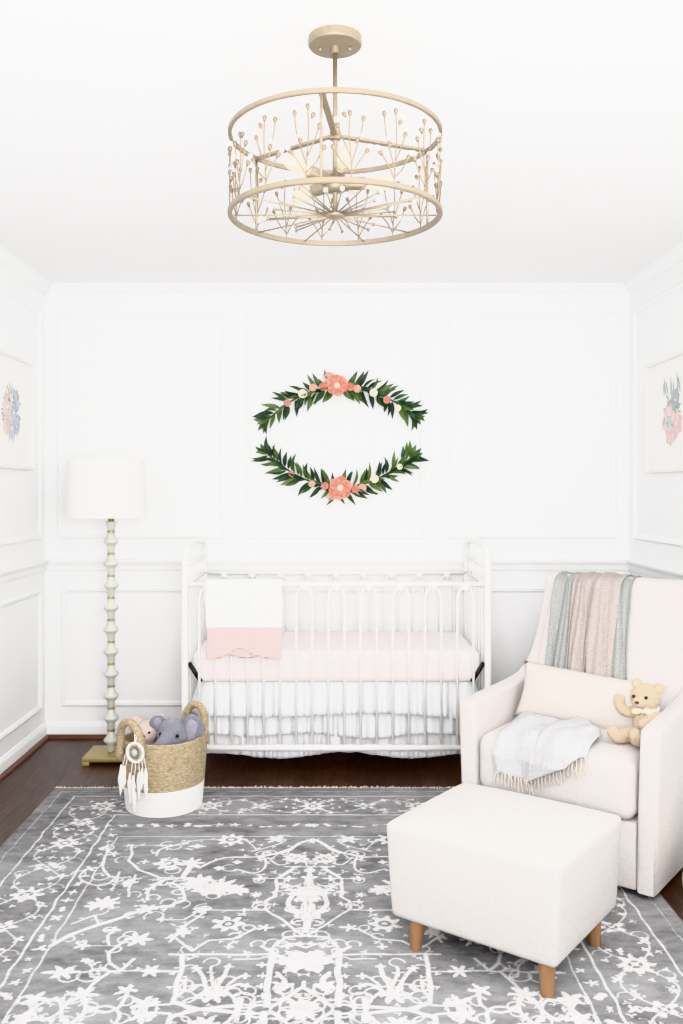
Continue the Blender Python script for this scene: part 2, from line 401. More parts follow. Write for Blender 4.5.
# ------------------------------------------------------------------ rug
def build_rug():
    x0, x1, yf, yn = -1.235, 1.087, 4.085, .60
    xc = (x0 + x1) / 2; ym = (yf + yn) / 2
    xs = np.linspace(x0, x1, 517)
    ys = np.concatenate([np.linspace(yn, 2.1, 130, endpoint=False), np.linspace(2.1, yf, 450)])
    X, Y = np.meshgrid(xs, ys); pat = np.zeros_like(X)
    rng = np.random.RandomState(3)
    # slow wobble so that lines look hand knotted
    def wob(A, s, k):
        return sum(rng.uniform(-1, 1) * np.sin(A[0] * rng.uniform(-k, k) + A[1] * rng.uniform(-k, k) + rng.uniform(0, 6)) for _ in range(7)) * s
    Xw = X + wob((X, Y), .0016, 60); Yw = Y + wob((X, Y), .0016, 60)
    def put(mask_fn, bx):
        i0, i1 = np.searchsorted(ys, bx[2]), np.searchsorted(ys, bx[3])
        j0, j1 = np.searchsorted(xs, bx[0]), np.searchsorted(xs, bx[1])
        if i1 <= i0 or j1 <= j0: return
        v = mask_fn(Xw[i0:i1, j0:j1], Yw[i0:i1, j0:j1])
        pat[i0:i1, j0:j1] = np.maximum(pat[i0:i1, j0:j1], v)
    def variants(sym):
        return [(1, 1), (-1, 1), (1, -1), (-1, -1)] if sym else [(1, 1), (1, -1)]
    def fx(x, s): return x if s == 1 else 2 * xc - x
    def fy(y, s): return y if s == 1 else 2 * ym - y
    def line(pts, w, sym=True):
        w = w * .58
        for sx, sy in variants(sym):
            for (ax, ay), (bx_, by) in zip(pts[:-1], pts[1:]):
                a = np.array((fx(ax, sx), fy(ay, sy))); b = np.array((fx(bx_, sx), fy(by, sy))); d = b - a; L2 = max(d @ d, 1e-9)
                def f(Xq, Yq):
                    t = np.clip(((Xq - a[0]) * d[0] + (Yq - a[1]) * d[1]) / L2, 0, 1)
                    q = np.hypot(Xq - a[0] - t * d[0], Yq - a[1] - t * d[1])
                    return np.clip((w / 2 + .003 - q) / .005, 0, 1)
                m = w + .01
                put(f, (min(a[0], b[0]) - m, max(a[0], b[0]) + m, min(a[1], b[1]) - m, max(a[1], b[1]) + m))
    def flower(x, y, r, n=6, hole=True, sym=True, asp=1.0, ph=0.0, depth=.3):
        depth = depth * .62; r = r * .92
        for sx, sy in variants(sym):
            cx, cy = fx(x, sx), fy(y, sy)
            def f(Xq, Yq):
                dx, dy = (Xq - cx) * sx / asp, (Yq - cy) * sy
                q = np.hypot(dx, dy); th = np.arctan2(dy, dx) + ph
                rr = r * (1 - depth + depth * np.cos(n * th)) * (1 + .16 * np.sin(Xq * 210 + 3 * np.sin(Yq * 150)) * np.sin(Yq * 190))
                v = np.clip((rr - q) / .006, 0, 1)
                if hole:
                    v = np.minimum(v, np.clip((np.abs(q - r * .26) - r * .05) / .004, 0, 1))
                return v
            put(f, (cx - r * asp * 1.1, cx + r * asp * 1.1, cy - r * 1.1, cy + r * 1.1))
    def g(px, py):
        y = F_PX * CAM_Z / (py - VY); return ((px - VX) / F_PX * y, y)
    def tr(ox, oy, sc, pts, w, sym=True, n=4):
        P = [g(ox + a / sc, oy + b / sc) for a, b in pts]
        line([(p.x, p.y) for p in catmull([(a, b, 0) for a, b in P], n)] if n else P, w, sym)
        for _q in range(max(1, len(pts) // 2)):            # thin tendrils curling off the vine
            i_ = rng.randint(0, len(P)); cx_, cy_ = P[i_]; a0 = rng.uniform(0, 6); R_ = rng.uniform(.02, .04); sg = rng.choice((-1, 1))
            line([(cx_ + R_ * (math.cos(a0) - math.cos(a0 + sg * q_ * .55)) * (1 - q_ * .04), cy_ + R_ * (math.sin(a0) - math.sin(a0 + sg * q_ * .55)) * (1 - q_ * .04)) for q_ in range(9)], .009, sym)
        k = 0                                              # leaf spurs along the vine
        for (ax, ay), (bx_, by) in zip(P[:-1], P[1:]):
            L = math.hypot(bx_ - ax, by - ay)
            if L < .05: continue
            m_ = int(L / .047)
            for q in range(m_):
                if rng.rand() < .30: continue
                f_ = (q + .5) / max(1, m_); k += 1; sd = 1 if k % 2 else -1
                nx_, ny_ = -(by - ay) / L, (bx_ - ax) / L
                flower(ax + (bx_ - ax) * f_ + nx_ * sd * (w * .5 + .006), ay + (by - ay) * f_ + ny_ * sd * (w * .5 + .006), rng.uniform(.009, .017), 3, False, sym, rng.uniform(.8, 1.5), rng.uniform(0, 6), .5)
    def fl(ox, oy, sc, a, b, r, **k):
        p = g(ox + a / sc, oy + b / sc); flower(p[0], p[1], r, **k)
    # border guard lines
    for d, w in ((.122, .010), (.350, .012)):
        line([(x0 + d, ym), (x0 + d, yf - d + .01), (xc, yf - d + .01)], w)
    d = .235
    line([(x0 + .352 + .065, ym), (x0 + .352 + .065, yf - .575), (xc, yf - .575)], .008)
    line([(x0 + .05, ym), (x0 + .05, yf - .05), (xc, yf - .05)], .004)
    # border vine, palmettes and rosettes
    def bpt(s):                                            # along the middle of the border, from far centre round the corner
        hx = xc - (x0 + d)
        if s < hx: return (xc - s, yf - d, 0)
        return (x0 + d, yf - d - (s - hx), 1)
    total = xc - (x0 + d) + (yf - d - ym)
    step = total / 11; vine = []
    for i in range(12):
        s = i * step; px, py, side = bpt(min(s, total - 1e-4))
        if i % 2 == 0:
            flower(px, py, .066, 8, True, depth=.28)
            for q in range(6):
                a = q * PI / 3 + .3
                flower(px + .084 * math.cos(a), py + .084 * math.sin(a), .017, 3, False, depth=.4)
        else:
            flower(px, py, .045, 5, True, asp=1.25, depth=.4)
        for off, rr in ((.075, .026), (-.075, .022), (.05, .018), (-.055, .018)):
            k = .35 if abs(off) > .06 else .62
            qx, qy, sd = bpt(min(s + step * k, total - 1e-4))
            flower(qx + (off if sd else 0), qy + (0 if sd else off), rr, 4, False, depth=.45, ph=s)
    for ph, amp in ((0, .075), (PI, .075)):
        P = []
        for i in range(111):
            s = total * i / 110; px, py, sd = bpt(min(s, total - 1e-4)); o = amp * math.sin(s / step * PI + ph)
            P.append((px + (o if sd else 0), py + (0 if sd else o)))
        line(P, .008)
    for i in range(22):                                    # curls off the vine
        s = total * (i + .5) / 22; px, py, sd = bpt(s); o = .075 * (1 if i % 2 else -1)
        cx, cy = px + (o if sd else 0), py + (0 if sd else o)
        line([(cx + .03 * math.cos(a) * (1 - a / 9), cy + .03 * math.sin(a) * (1 - a / 9)) for a in [q * .5 for q in range(11)]], .006)
    # small flowers between the two inner guard lines
    for i in range(16):
        x = xc - i * .062
        flower(x, yf - .46 + rng.uniform(-.012, .012), rng.uniform(.016, .027), rng.randint(2, 6), False, asp=rng.uniform(1, 2), depth=.5, ph=rng.uniform(0, 6))
    for i in range(22):
        y = yf - .46 - .04 - i * .062
        flower(x0 + .385 + rng.uniform(-.01, .01), y, rng.uniform(.016, .027), rng.randint(2, 6), False, asp=rng.uniform(.7, 1.4), depth=.5, ph=rng.uniform(0, 6))
    E = (170, 884, 3.252); D = (0, 884, 3.252); B = (120, 780, 3.794); CC = (240, 780, 3.794)
    for i in range(90):                                    # small filler leaves in the border and the field
        s_ = total * rng.rand(); px, py, sd = bpt(min(s_, total - 1e-4)); o = rng.uniform(-.095, .095)
        flower(px + (o if sd else 0), py + (0 if sd else o), rng.uniform(.010, .022), rng.randint(2, 5), False, True, rng.uniform(.7, 1.6), rng.uniform(0, 6), .6)
    for i in range(70):
        flower(rng.uniform(x0 + .44, xc), rng.uniform(ym, yf - .6), rng.uniform(.010, .021), rng.randint(2, 5), False, True, rng.uniform(.7, 1.6), rng.uniform(0, 6), .6)
    # central medallion
    tr(*CC, [(215, 338), (140, 385), (132, 450)], .013, n=0)
    tr(*E, [(345, 0), (345, 48), (312, 65), (312, 92), (425, 172), (445, 178)], .015, n=0)
    tr(*CC, [(262, 345), (258, 420)], .014, n=0); fl(*CC, 260, 378, .036, n=4, hole=False, depth=.5)
    fl(*CC, 220, 310, .052, n=7); fl(*CC, 185, 385, .03, n=4, hole=False, depth=.5); fl(*CC, 80, 384, .028, n=4, hole=False, depth=.5)
    tr(*CC, [(60, 384), (215, 384)], .007, n=0)
    tr(*E, [(438, 178), (375, 185), (338, 215)], .016, n=0)
    # vase palmette in the medallion
    tr(*E, [(445, 20), (405, 40), (385, 75), (410, 100), (412, 118)], .030); tr(*E, [(445, 25), (440, 70), (440, 165)], .022)
    tr(*E, [(430, 75), (425, 105), (440, 130)], .012)
    tr(*E, [(375, 20), (410, 40), (445, 30)], .018); fl(*E, 445, 40, .075, n=6, hole=True, depth=.35)
    fl(*E, 398, 95, .026, n=4, hole=False); fl(*E, 440, 155, .024, n=4, hole=False, depth=.45); fl(*E, 338, 75, .020, n=4, hole=False, depth=.5)
    tr(*CC, [(170, 430), (260, 425)], .022); fl(*CC, 175, 415, .03, n=5, hole=False, depth=.5)
    # band and column below the medallion
    tr(*E, [(332, 228), (312, 408)], .030, n=0); tr(*E, [(300, 215), (345, 240)], .020, n=0)
    for zy in (275, 310, 345, 375): fl(*E, 300, zy, .020, n=4, hole=False, depth=.5)
    tr(*E, [(0, 240), (328, 240)], .014, n=0); tr(*E, [(205, 255), (290, 255)], .010, n=0)
    tr(*E, [(335, 410), (430, 350), (440, 352)], .018, n=0); tr(*E, [(220, 405), (330, 405)], .012, n=0)
    tr(*E, [(430, 352), (432, 330)], .012, n=0)
    fl(*E, 432, 262, .078, n=6, hole=False, depth=.3, asp=1.25); tr(*E, [(345, 245), (400, 265), (432, 262)], .024)
    tr(*E, [(368, 215), (400, 205), (440, 218)], .016); fl(*E, 385, 212, .022, n=4, hole=False); fl(*E, 425, 205, .02, n=4, hole=False)
    tr(*E, [(350, 300), (375, 330), (350, 360), (395, 340)], .022); fl(*E, 365, 340, .036, n=5, hole=False, depth=.45)
    fl(*E, 425, 425, .05, n=5, hole=False, depth=.45); tr(*E, [(425, 425), (380, 455)], .016, n=0)
    # stepped bracket with a bush
    tr(*E, [(45, 240), (12, 398), (90, 420), (218, 432), (222, 405)], .022, n=0); tr(*E, [(220, 405), (218, 455)], .024, n=0)
    tr(*E, [(140, 380), (110, 320), (85, 285)], .020); tr(*E, [(140, 380), (170, 320), (190, 275)], .022); tr(*E, [(140, 380), (215, 340), (250, 345)], .018)
    tr(*E, [(150, 350), (130, 300), (135, 280)], .014); tr(*E, [(190, 340), (215, 320), (240, 310)], .014); tr(*E, [(120, 340), (90, 340), (75, 350)], .014)
    fl(*E, 135, 372, .05, n=6, hole=False, depth=.4); tr(*E, [(180, 360), (215, 395)], .016)
    for a, b in ((85, 285), (190, 280), (250, 345), (130, 300), (75, 345), (245, 312)): fl(*E, a, b, .022, n=4, hole=False, depth=.5)
    tr(*E, [(10, 385), (45, 360), (50, 330), (35, 325)], .014)
    # angular vines in the field
    tr(*E, [(100, 95), (312, 95)], .009, n=0); fl(*E, 245, 95, .022, n=4, hole=False, depth=.5); fl(*E, 110, 95, .03, n=5, hole=False, depth=.5)
    tr(*E, [(0, 175), (75, 228), (130, 195), (205, 190), (275, 155), (335, 152)], .014, n=0); fl(*E, 305, 152, .030, n=5, hole=False, depth=.5)
    fl(*E, 192, 215, .022, n=4, hole=False, depth=.5)
    fl(*E, 190, 140, .062, n=7); fl(*E, 35, 165, .032, n=5, hole=False, depth=.45)
    tr(*E, [(0, 200), (40, 150), (110, 105)], .014, n=0)
    for a, b, r in ((120, 25, .06), (70, 15, .05), (165, 35, .045), (215, 25, .04), (280, 45, .028)): fl(*E, a, b, r, n=7, hole=False, depth=.45)
    tr(*E, [(60, 10), (120, 40), (190, 30), (250, 35)], .026)
    tr(*E, [(20, 10), (45, 40), (40, 65), (0, 80)], .012)
    # long thick branch on the left
    tr(*D, [(162, 212), (210, 185), (300, 150), (380, 125), (440, 102), (500, 88), (560, 82)], .028); fl(*D, 480, 92, .045, n=6, hole=False, depth=.45)
    tr(*D, [(320, 140), (310, 112), (235, 140)], .013, n=0); fl(*D, 340, 72, .060, n=8, hole=False, depth=.35); fl(*D, 300, 82, .03, n=4, hole=False)
    tr(*D, [(560, 80), (600, 60), (595, 20), (550, 5)], .013, n=0); tr(*D, [(480, 60), (485, 28), (530, 0)], .015, n=0)
    tr(*D, [(515, 127), (600, 125), (650, 98), (683, 90)], .010, n=0); fl(*D, 530, 125, .022, n=4, hole=False, depth=.5); fl(*D, 650, 97, .032, n=5, hole=False, depth=.5)
    fl(*D, 265, 210, .032, n=5, hole=False, depth=.5); tr(*D, [(265, 210), (365, 212)], .009, n=0)
    tr(*D, [(430, 185), (385, 210), (355, 235), (357, 268), (388, 292), (438, 255)], .016, n=0); fl(*D, 452, 190, .05, n=6, hole=False, depth=.45)
    tr(*D, [(355, 210), (350, 180), (372, 160)], .014); fl(*D, 370, 160, .028, n=4, hole=False, depth=.4)
    tr(*D, [(140, 300), (260, 300), (300, 290), (275, 255)], .011); tr(*D, [(300, 293), (590, 296)], .010, n=0)
    fl(*D, 205, 298, .045, n=6, hole=False, asp=1.3, depth=.5); fl(*D, 488, 295, .042, n=6, hole=False, depth=.45); fl(*D, 285, 262, .022, n=4, hole=False)
    tr(*D, [(355, 297), (300, 335), (270, 368)], .016, n=0); tr(*D, [(270, 368), (285, 412), (340, 430), (395, 408), (412, 365)], .016)
    fl(*D, 410, 358, .040, n=5, hole=False, depth=.45); fl(*D, 270, 372, .050, n=6, hole=False, depth=.5); tr(*D, [(235, 385), (180, 440), (125, 450), (95, 400)], .016)
    fl(*D, 115, 388, .045, n=5, hole=False, depth=.4); tr(*D, [(280, 410), (255, 455)], .016, n=0)
    fl(*D, 470, 400, .045, n=5, hole=False, depth=.5); tr(*D, [(430, 450), (470, 410), (560, 405)], .014, n=0)
    fl(*D, 590, 172, .034, n=5, hole=False, depth=.5)
    # field corner, far left
    tr(*B, [(50, 255), (35, 318), (72, 350), (150, 382), (240, 382)], .017, n=0); tr(*B, [(60, 258), (230, 258)], .009, n=0)
    tr(*B, [(240, 380), (150, 395), (100, 440)], .020); fl(*B, 185, 328, .062, n=6, hole=True); fl(*B, 275, 325, .055, n=7, hole=False, depth=.4)
    tr(*B, [(275, 330), (240, 380), (300, 390)], .034); tr(*B, [(160, 310), (180, 350), (215, 340)], .016)
    fl(*B, 372, 415, .085, n=9, hole=False, depth=.4); fl(*B, 310, 392, .06, n=7, hole=False, depth=.4); fl(*B, 440, 428, .05, n=6, hole=False, depth=.45)
    tr(*B, [(300, 345), (400, 305), (560, 298), (683, 252)], .016); tr(*B, [(135, 298), (150, 275), (205, 258), (285, 240), (380, 235)], .013)
    fl(*B, 425, 236, .068, n=8); fl(*B, 590, 235, .045, n=6, hole=False, asp=1.3, depth=.45); fl(*B, 660, 305, .05, n=7)
    tr(*B, [(545, 302), (552, 342), (505, 365), (440, 350), (430, 355)], .013); tr(*B, [(562, 305), (600, 332), (640, 325)], .012)
    tr(*B, [(590, 455), (597, 388), (683, 338)], .013, n=0); tr(*B, [(520, 385), (665, 385)], .008, n=0); fl(*B, 532, 385, .028, n=4, hole=False, depth=.5)
    tr(*B, [(505, 280), (600, 255), (630, 240)], .010); tr(*B, [(480, 235), (515, 275)], .010, n=0)
    fl(*B, 375, 345, .026, n=4, hole=False); fl(*B, 445, 322, .024, n=4, hole=False); fl(*B, 35, 400, .035, n=5, hole=False, depth=.5); tr(*B, [(30, 455), (42, 400), (60, 370)], .014)
    fl(*B, 290, 262, .026, n=4, hole=False, asp=1.6); fl(*B, 95, 320, .024, n=4, hole=False, depth=.5)
    tr(*CC, [(270, 235), (225, 250), (180, 280), (90, 298)], .024); fl(*CC, 268, 240, .028, n=4, hole=False, depth=.5)
    A = (0, 780, 3.794)
    tr(*A, [(412, 255), (388, 335), (415, 378), (440, 380)], .017, n=0); tr(*A, [(440, 380), (400, 410), (340, 405), (300, 380), (330, 350)], .012)
    fl(*A, 430, 290, .032, n=5, hole=False, depth=.5); fl(*A, 490, 400, .042, n=6, hole=False, asp=.8, depth=.45); tr(*A, [(455, 360), (430, 420)], .014, n=0)
    # mesh
    ny, nx = X.shape
    Z = np.full_like(X, .010)
    edge = np.minimum.reduce([X - x0, x1 - X, Y - yn, yf - Y]); Z -= np.where(edge < .002, .009, 0)
    co = np.stack([X, Y, Z], -1).reshape(-1, 3)
    idx = np.arange(nx * ny).reshape(ny, nx)
    fc = np.stack([idx[:-1, :-1], idx[:-1, 1:], idx[1:, 1:], idx[1:, :-1]], -1).reshape(-1, 4)
    me = bpy.data.meshes.new('area_rug')
    me.vertices.add(len(co)); me.vertices.foreach_set('co', co.ravel())
    me.loops.add(fc.size); me.loops.foreach_set('vertex_index', fc.ravel().astype(np.int32))
    me.polygons.add(len(fc)); me.polygons.foreach_set('loop_start', (np.arange(len(fc)) * 4).astype(np.int32))
    me.update(calc_edges=True)
    at = me.attributes.new('pattern', 'FLOAT', 'POINT'); at.data.foreach_set('value', pat.ravel().astype(np.float32))
    o = link('area_rug', me, M['rug'], None, False)
    tag(o, 'large distressed grey area rug with white vine pattern on dark wood floor', 'rug')
    # fringe at the far end and near end
    bm = bmesh.new(); r = random.Random(5)
    for yy, sg in ((yf, 1), (yn, -1)):
        n = 300
        for i in range(n):
            x = x0 + .006 + (x1 - x0 - .012) * i / (n - 1) + r.uniform(-.002, .002)
            L = r.uniform(.006, .024) * (1.8 if r.random() < .12 else 1)
            tube(bm, [(x, yy - .004 * sg, .008), (x + r.uniform(-.004, .004), yy + sg * L * .6, .006 + r.uniform(0, .006)), (x + r.uniform(-.008, .008), yy + sg * L, .003 + r.uniform(0, .004))], [.0035, .003, .0022], 5)
    f = obj('fringe', bm, M['fringe'], o); tag(f, 'short cream fringe', kind='stuff')
    return o
build_rug()

# ------------------------------------------------------------------ crib
def build_crib():
    CX, YF_, YK = .025, 4.23, 4.90
    t = thing('crib', 'white iron crib with arched spindles and rosettes against the back wall', 'crib', (CX, (YF_ + YK) / 2, 0))
    hy = (YK - YF_) / 2; HX = .70; ZT = 1.075; R = .09
    for s in (-1, 1):
        x = s * HX; P = [(x, -hy, 0), (x, -hy, .15), (x, -hy, ZT - R)]
        P += [(x, -hy + R - R * math.cos(a), ZT - R + R * math.sin(a)) for a in [PI / 2 * k / 8 for k in range(1, 9)]]
        P += [(x, 0, ZT + .012)]
        P += [(x, hy - R + R * math.sin(a), ZT - R + R * math.cos(a)) for a in [PI / 2 * k / 8 for k in range(0, 9)]]
        P += [(x, hy, .15), (x, hy, 0)]
        bm = bmesh.new(); tube(bm, P, .0155, 12); obj('end_frame', bm, M['crib'], t)
        for z in (.147, .90, .985):
            bm = bmesh.new(); tube(bm, [(x, -hy, z), (x, hy, z)], .010 if z > .2 else .013, 10); obj('end_rail', bm, M['crib'], t)
        for k in range(5):                                # cast collars between the two upper end rails
            y = -hy * .62 + k * hy * .31
            bm = bmesh.new(); lathe(bm, [(.006, 0), (.007, .02), (.014, .035), (.014, .05), (.007, .065), (.006, .085)], 10, (x, y, .90)); obj('end_collar', bm, M['crib'], t)
        for k in range(7):
            y = -hy + .084 * (k + 1)
            if y > hy - .03: break
            bm = bmesh.new(); tube(bm, [(x, y, .147), (x, y, .90)], .0068, 8); obj('end_spindle', bm, M['crib'], t)
        bm = bmesh.new()
        tube(bm, [(x - s * .014, -hy + .03, .535), (x - s * .07, -hy + .03, .447)], .011, 6)
        tag(obj('mattress_bracket', bm, M['black'], t), 'black slanting bracket')
    # long sides
    def rosette(x, y, z):
        bm = bmesh.new()
        vs = ball(bm, (0, 0, 0), (1, 1, 1), 24, 12)
        for v in vs:
            a = math.atan2(v.co.z, v.co.x); k = .8 + .2 * math.cos(5 * a + PI / 2)
            v.co = Vector((v.co.x * .026 * k + x, v.co.y * .015 + y, v.co.z * .024 * k + z))
        return bm
    for side, y in ((-1, -hy), (1, hy)):
        ztop = .902 if side < 0 else .896
        bm = bmesh.new(); tube(bm, [(-HX, y, ztop), (HX, y, ztop)], .0125, 12); obj('top_rail', bm, M['crib'], t)
        bm = bmesh.new(); tube(bm, [(-HX, y, .147), (HX, y, .147)], .015, 12); obj('bottom_rail', bm, M['crib'], t)
        for k in range(9):
            c = (k - 4) * .1490 + .0
            hw = .0372; ah = .062; z1 = ztop - .012 - ah
            P = [(c - hw, y, .147), (c - hw, y, z1)] + [(c - hw * math.cos(a), y, z1 + ah * math.sin(a)) for a in [PI * q / 12 for q in range(1, 12)]] + [(c + hw, y, z1), (c + hw, y, .147)]
            bm = bmesh.new(); tube(bm, P, .0066, 8); h = obj('spindle_arch', bm, M['crib'], t)
            obj('rosette', rosette(c, y - .006, ztop - .014), M['crib'], h)
    # mattress deck springs
    bm = bmesh.new(); box(bm, -HX + .11, HX - .11, -hy + .11, hy - .06, .425, .437); obj('mattress_support', bm, M['crib'], t)
    # mattress
    m = thing('crib_mattress', 'crib mattress under a pale pink check fitted sheet', 'mattress', (CX, (YF_ + YK) / 2, .437))
    bm = bmesh.new(); box(bm, -.672, .672, -hy + .03, hy - .03, .002, .150, .035, 5)
    bmesh.ops.subdivide_edges(bm, edges=[e for e in bm.edges if e.calc_length() > .3], cuts=10, use_grid_fill=True)
    for v in bm.verts:
        if v.co.z > .1: v.co.z += .010 * (1 - (v.co.x / .68) ** 2) * (1 - (v.co.y / hy) ** 2)
    obj('fitted_sheet', bm, M['sheet'], m)
    # dust ruffle
    k = thing('crib_skirt', 'white ruffled three tier crib skirt hanging below the pink mattress', 'crib skirt', (CX, (YF_ + YK) / 2, .08))
    rr = random.Random(11)
    yF, xS = -hy + .104, .612
    L1 = hy * 1.5; total = 2 * L1 + 2 * xS
    def path(s):
        if s < L1: return Vector((-xS, yF + (L1 - s), 0)), Vector((-1, 0, 0))
        if s < L1 + 2 * xS: return Vector((-xS + s - L1, yF, 0)), Vector((0, -1, 0))
        return Vector((xS, yF + (s - L1 - 2 * xS), 0)), Vector((1, 0, 0))
    for tier, (zt, zb, off, nm) in enumerate(((.374, .205, .060, 'ruffle'), (.225, .105, .033, 'ruffle'), (.125, .004, .006, 'ruffle'))):
        fr = [(rr.uniform(40, 95), rr.uniform(0, 6), rr.uniform(.5, 1)) for _ in range(5)] + [(rr.uniform(110, 190), rr.uniform(0, 6), .5) for _ in range(4)]
        lf = [(rr.uniform(5, 12), rr.uniform(0, 6)) for _ in range(3)]
        def f(u, v, zt=zt, zb=zb, off=off, fr=fr, lf=lf):
            s = u * total; p, n = path(s)
            a = sum(w * math.sin(q * s + ph) for q, ph, w in fr) / 3
            low = sum(math.sin(q * s + ph) for q, ph in lf) / 3
            amp = (.0045 + .021 * v ** .7)
            q = p + n * (off * (.45 + .55 * v) + amp * a)
            q.z = zt + (zb - zt) * v + v * (.016 * low + .010 * a)
            return q
        grid(nm, 900, 9, f, M['skirt'], k, .0016)
    return t
build_crib()

# baby blanket over the front rail
def build_baby_blanket():
    y0, zt = 4.23, .902
    xa, xb = (206 - VX) / 216.7, (283 - VX) / 216.7
    t = thing('baby_blanket', 'white knit baby blanket with pink ribbed border hung on crib front rail', 'blanket', ((xa + xb) / 2, y0, zt))
    w = (xb - xa) / 2
    ztop = .022
    def prof(q):                                          # path from the inside hem, over the rail, down the outside
        if q < .0: return (0.02, ztop + q)
        r = .021; arc = PI * r
        if q < arc:
            a = q / r; return (r * math.cos(a), r * math.sin(a))
        return (-r, -(q - arc))
    def make(name, q0, q1, m, hem=None, nv=24, off=0.0):
        def f(u, v):
            x = (u - .5) * 2 * w
            q = q0 + (q1 - q0) * v
            if hem: q = q0 + (q1 + hem(u) - q0) * v
            y, z = prof(q) if q >= 0 else (.021, q)
            fold = .004 * math.sin(u * 9 + 1) + .003 * math.sin(u * 21)
            d = max(0, -z) / .3
            return Vector((x * (1 - .04 * d) + .004 * math.sin(z * 20), y - off - fold * min(1, d * 2) - .004 * d, z))
        return grid(name, 48, nv, f, m, t, .007)
    make('blanket_back', -.24, .0, M['blanket_white'], nv=10)
    make('blanket_body', .0, .066 + .200, M['blanket_white'], nv=26)
    hem = lambda u: .012 * math.cos((u - .5) * 2 * PI * 1.0) * -1 - .028 * math.exp(-((u - .42) / .13) ** 2)
    make('pink_border', .066 + .194, .066 + .330, M['blanket_pink'], hem, 14, .003)
    def f2(u, v):                                         # inner layer showing under the lifted hem
        x = (-.08 + .24 * u) * .8
        return Vector((x - .03, -.020 + .004 * v, -.235 - .105 * v + .03 * (abs(u - .55) * 1.4) * v))
    grid('folded_layer', 20, 8, f2, M['blanket_pink'], t, .005)
build_baby_blanket()

# ------------------------------------------------------------------ floor lamp
def build_lamp():
    t = thing('floor_lamp', 'tall floor lamp with stacked milky glass beads, white drum shade and brass base', 'lamp', (-1.092, 4.548, 0))
    bm = bmesh.new(); box(bm, -.115, .115, -.11, .11, .018, .040, .003)
    b = sharp(obj('base', bm, M['brass'], t))
    for sx in (-1, 1):
        for sy in (-1, 1):
            bm = bmesh.new(); box(bm, sx * .098 - .017, sx * .098 + .017, sy * .094 - .016, sy * .094 + .016, 0, .018, .002); sharp(obj('base_foot', bm, M['brass'], b))
    bm = bmesh.new(); tube(bm, [(0, 0, .038), (0, 0, 1.42)], .008, 10); obj('pole', bm, M['brass'], t)
    z0, st = .040, .1095
    for k in range(10):
        z = z0 + k * st
        bm = bmesh.new()
        lathe(bm, [(.014, z), (.017, z + .004), (.0185, z + .030), (.024, z + .040), (.034, z + .050), (.0375, z + .057), (.034, z + .064), (.024, z + .075), (.019, z + .088), (.018, z + st - .010), (.014, z + st - .008)], 20)
        obj('glass_bead', bm, M['milk'], t)
        bm = bmesh.new(); lathe(bm, [(.012, z + st - .009), (.0195, z + st - .008), (.0195, z + st), (.012, z + st + .001)], 20); sharp(obj('brass_ring', bm, M['brass'], t))
    z = z0 + 10 * st
    bm = bmesh.new(); lathe(bm, [(.016, z), (.019, z + .012), (.027, z + .040), (.027, z + .046), (.012, z + .047)], 20); obj('neck_cup', bm, M['milk'], t)
    bm = bmesh.new(); lathe(bm, [(.016, z + .046), (.016, z + .10)], 16); obj('socket', bm, M['brass'], t)
    bm = bmesh.new(); lathe(bm, [(.010, z + .10), (.014, z + .115), (.029, z + .145), (.030, z + .165), (.02, z + .185), (.004, z + .192)], 18); obj('bulb', bm, M['bulb'], t)
    bm = bmesh.new(); R, zb, zt = .192, 1.203, 1.487
    lathe(bm, [(R, zb), (R + .001, zb + .004), (R - .006, zt - .004), (R - .007, zt), (R - .010, zt), (R - .004, zb)], 56, close=True)
    for v in bm.verts: v.co.x -= .022
    s = sharp(obj('lamp_shade', bm, M['shade'], t), 50)
    bm = bmesh.new()
    for a in (0, 2 * PI / 3, 4 * PI / 3): tube(bm, [(0, 0, zt - .02), ((R - .01) * math.cos(a) - .022, (R - .01) * math.sin(a), zt - .01)], .002, 6)
    tube(bm, [(0, 0, 1.40), (0, 0, zt - .01)], .003, 6)
    obj('shade_spider', bm, M['brass'], s)
build_lamp()

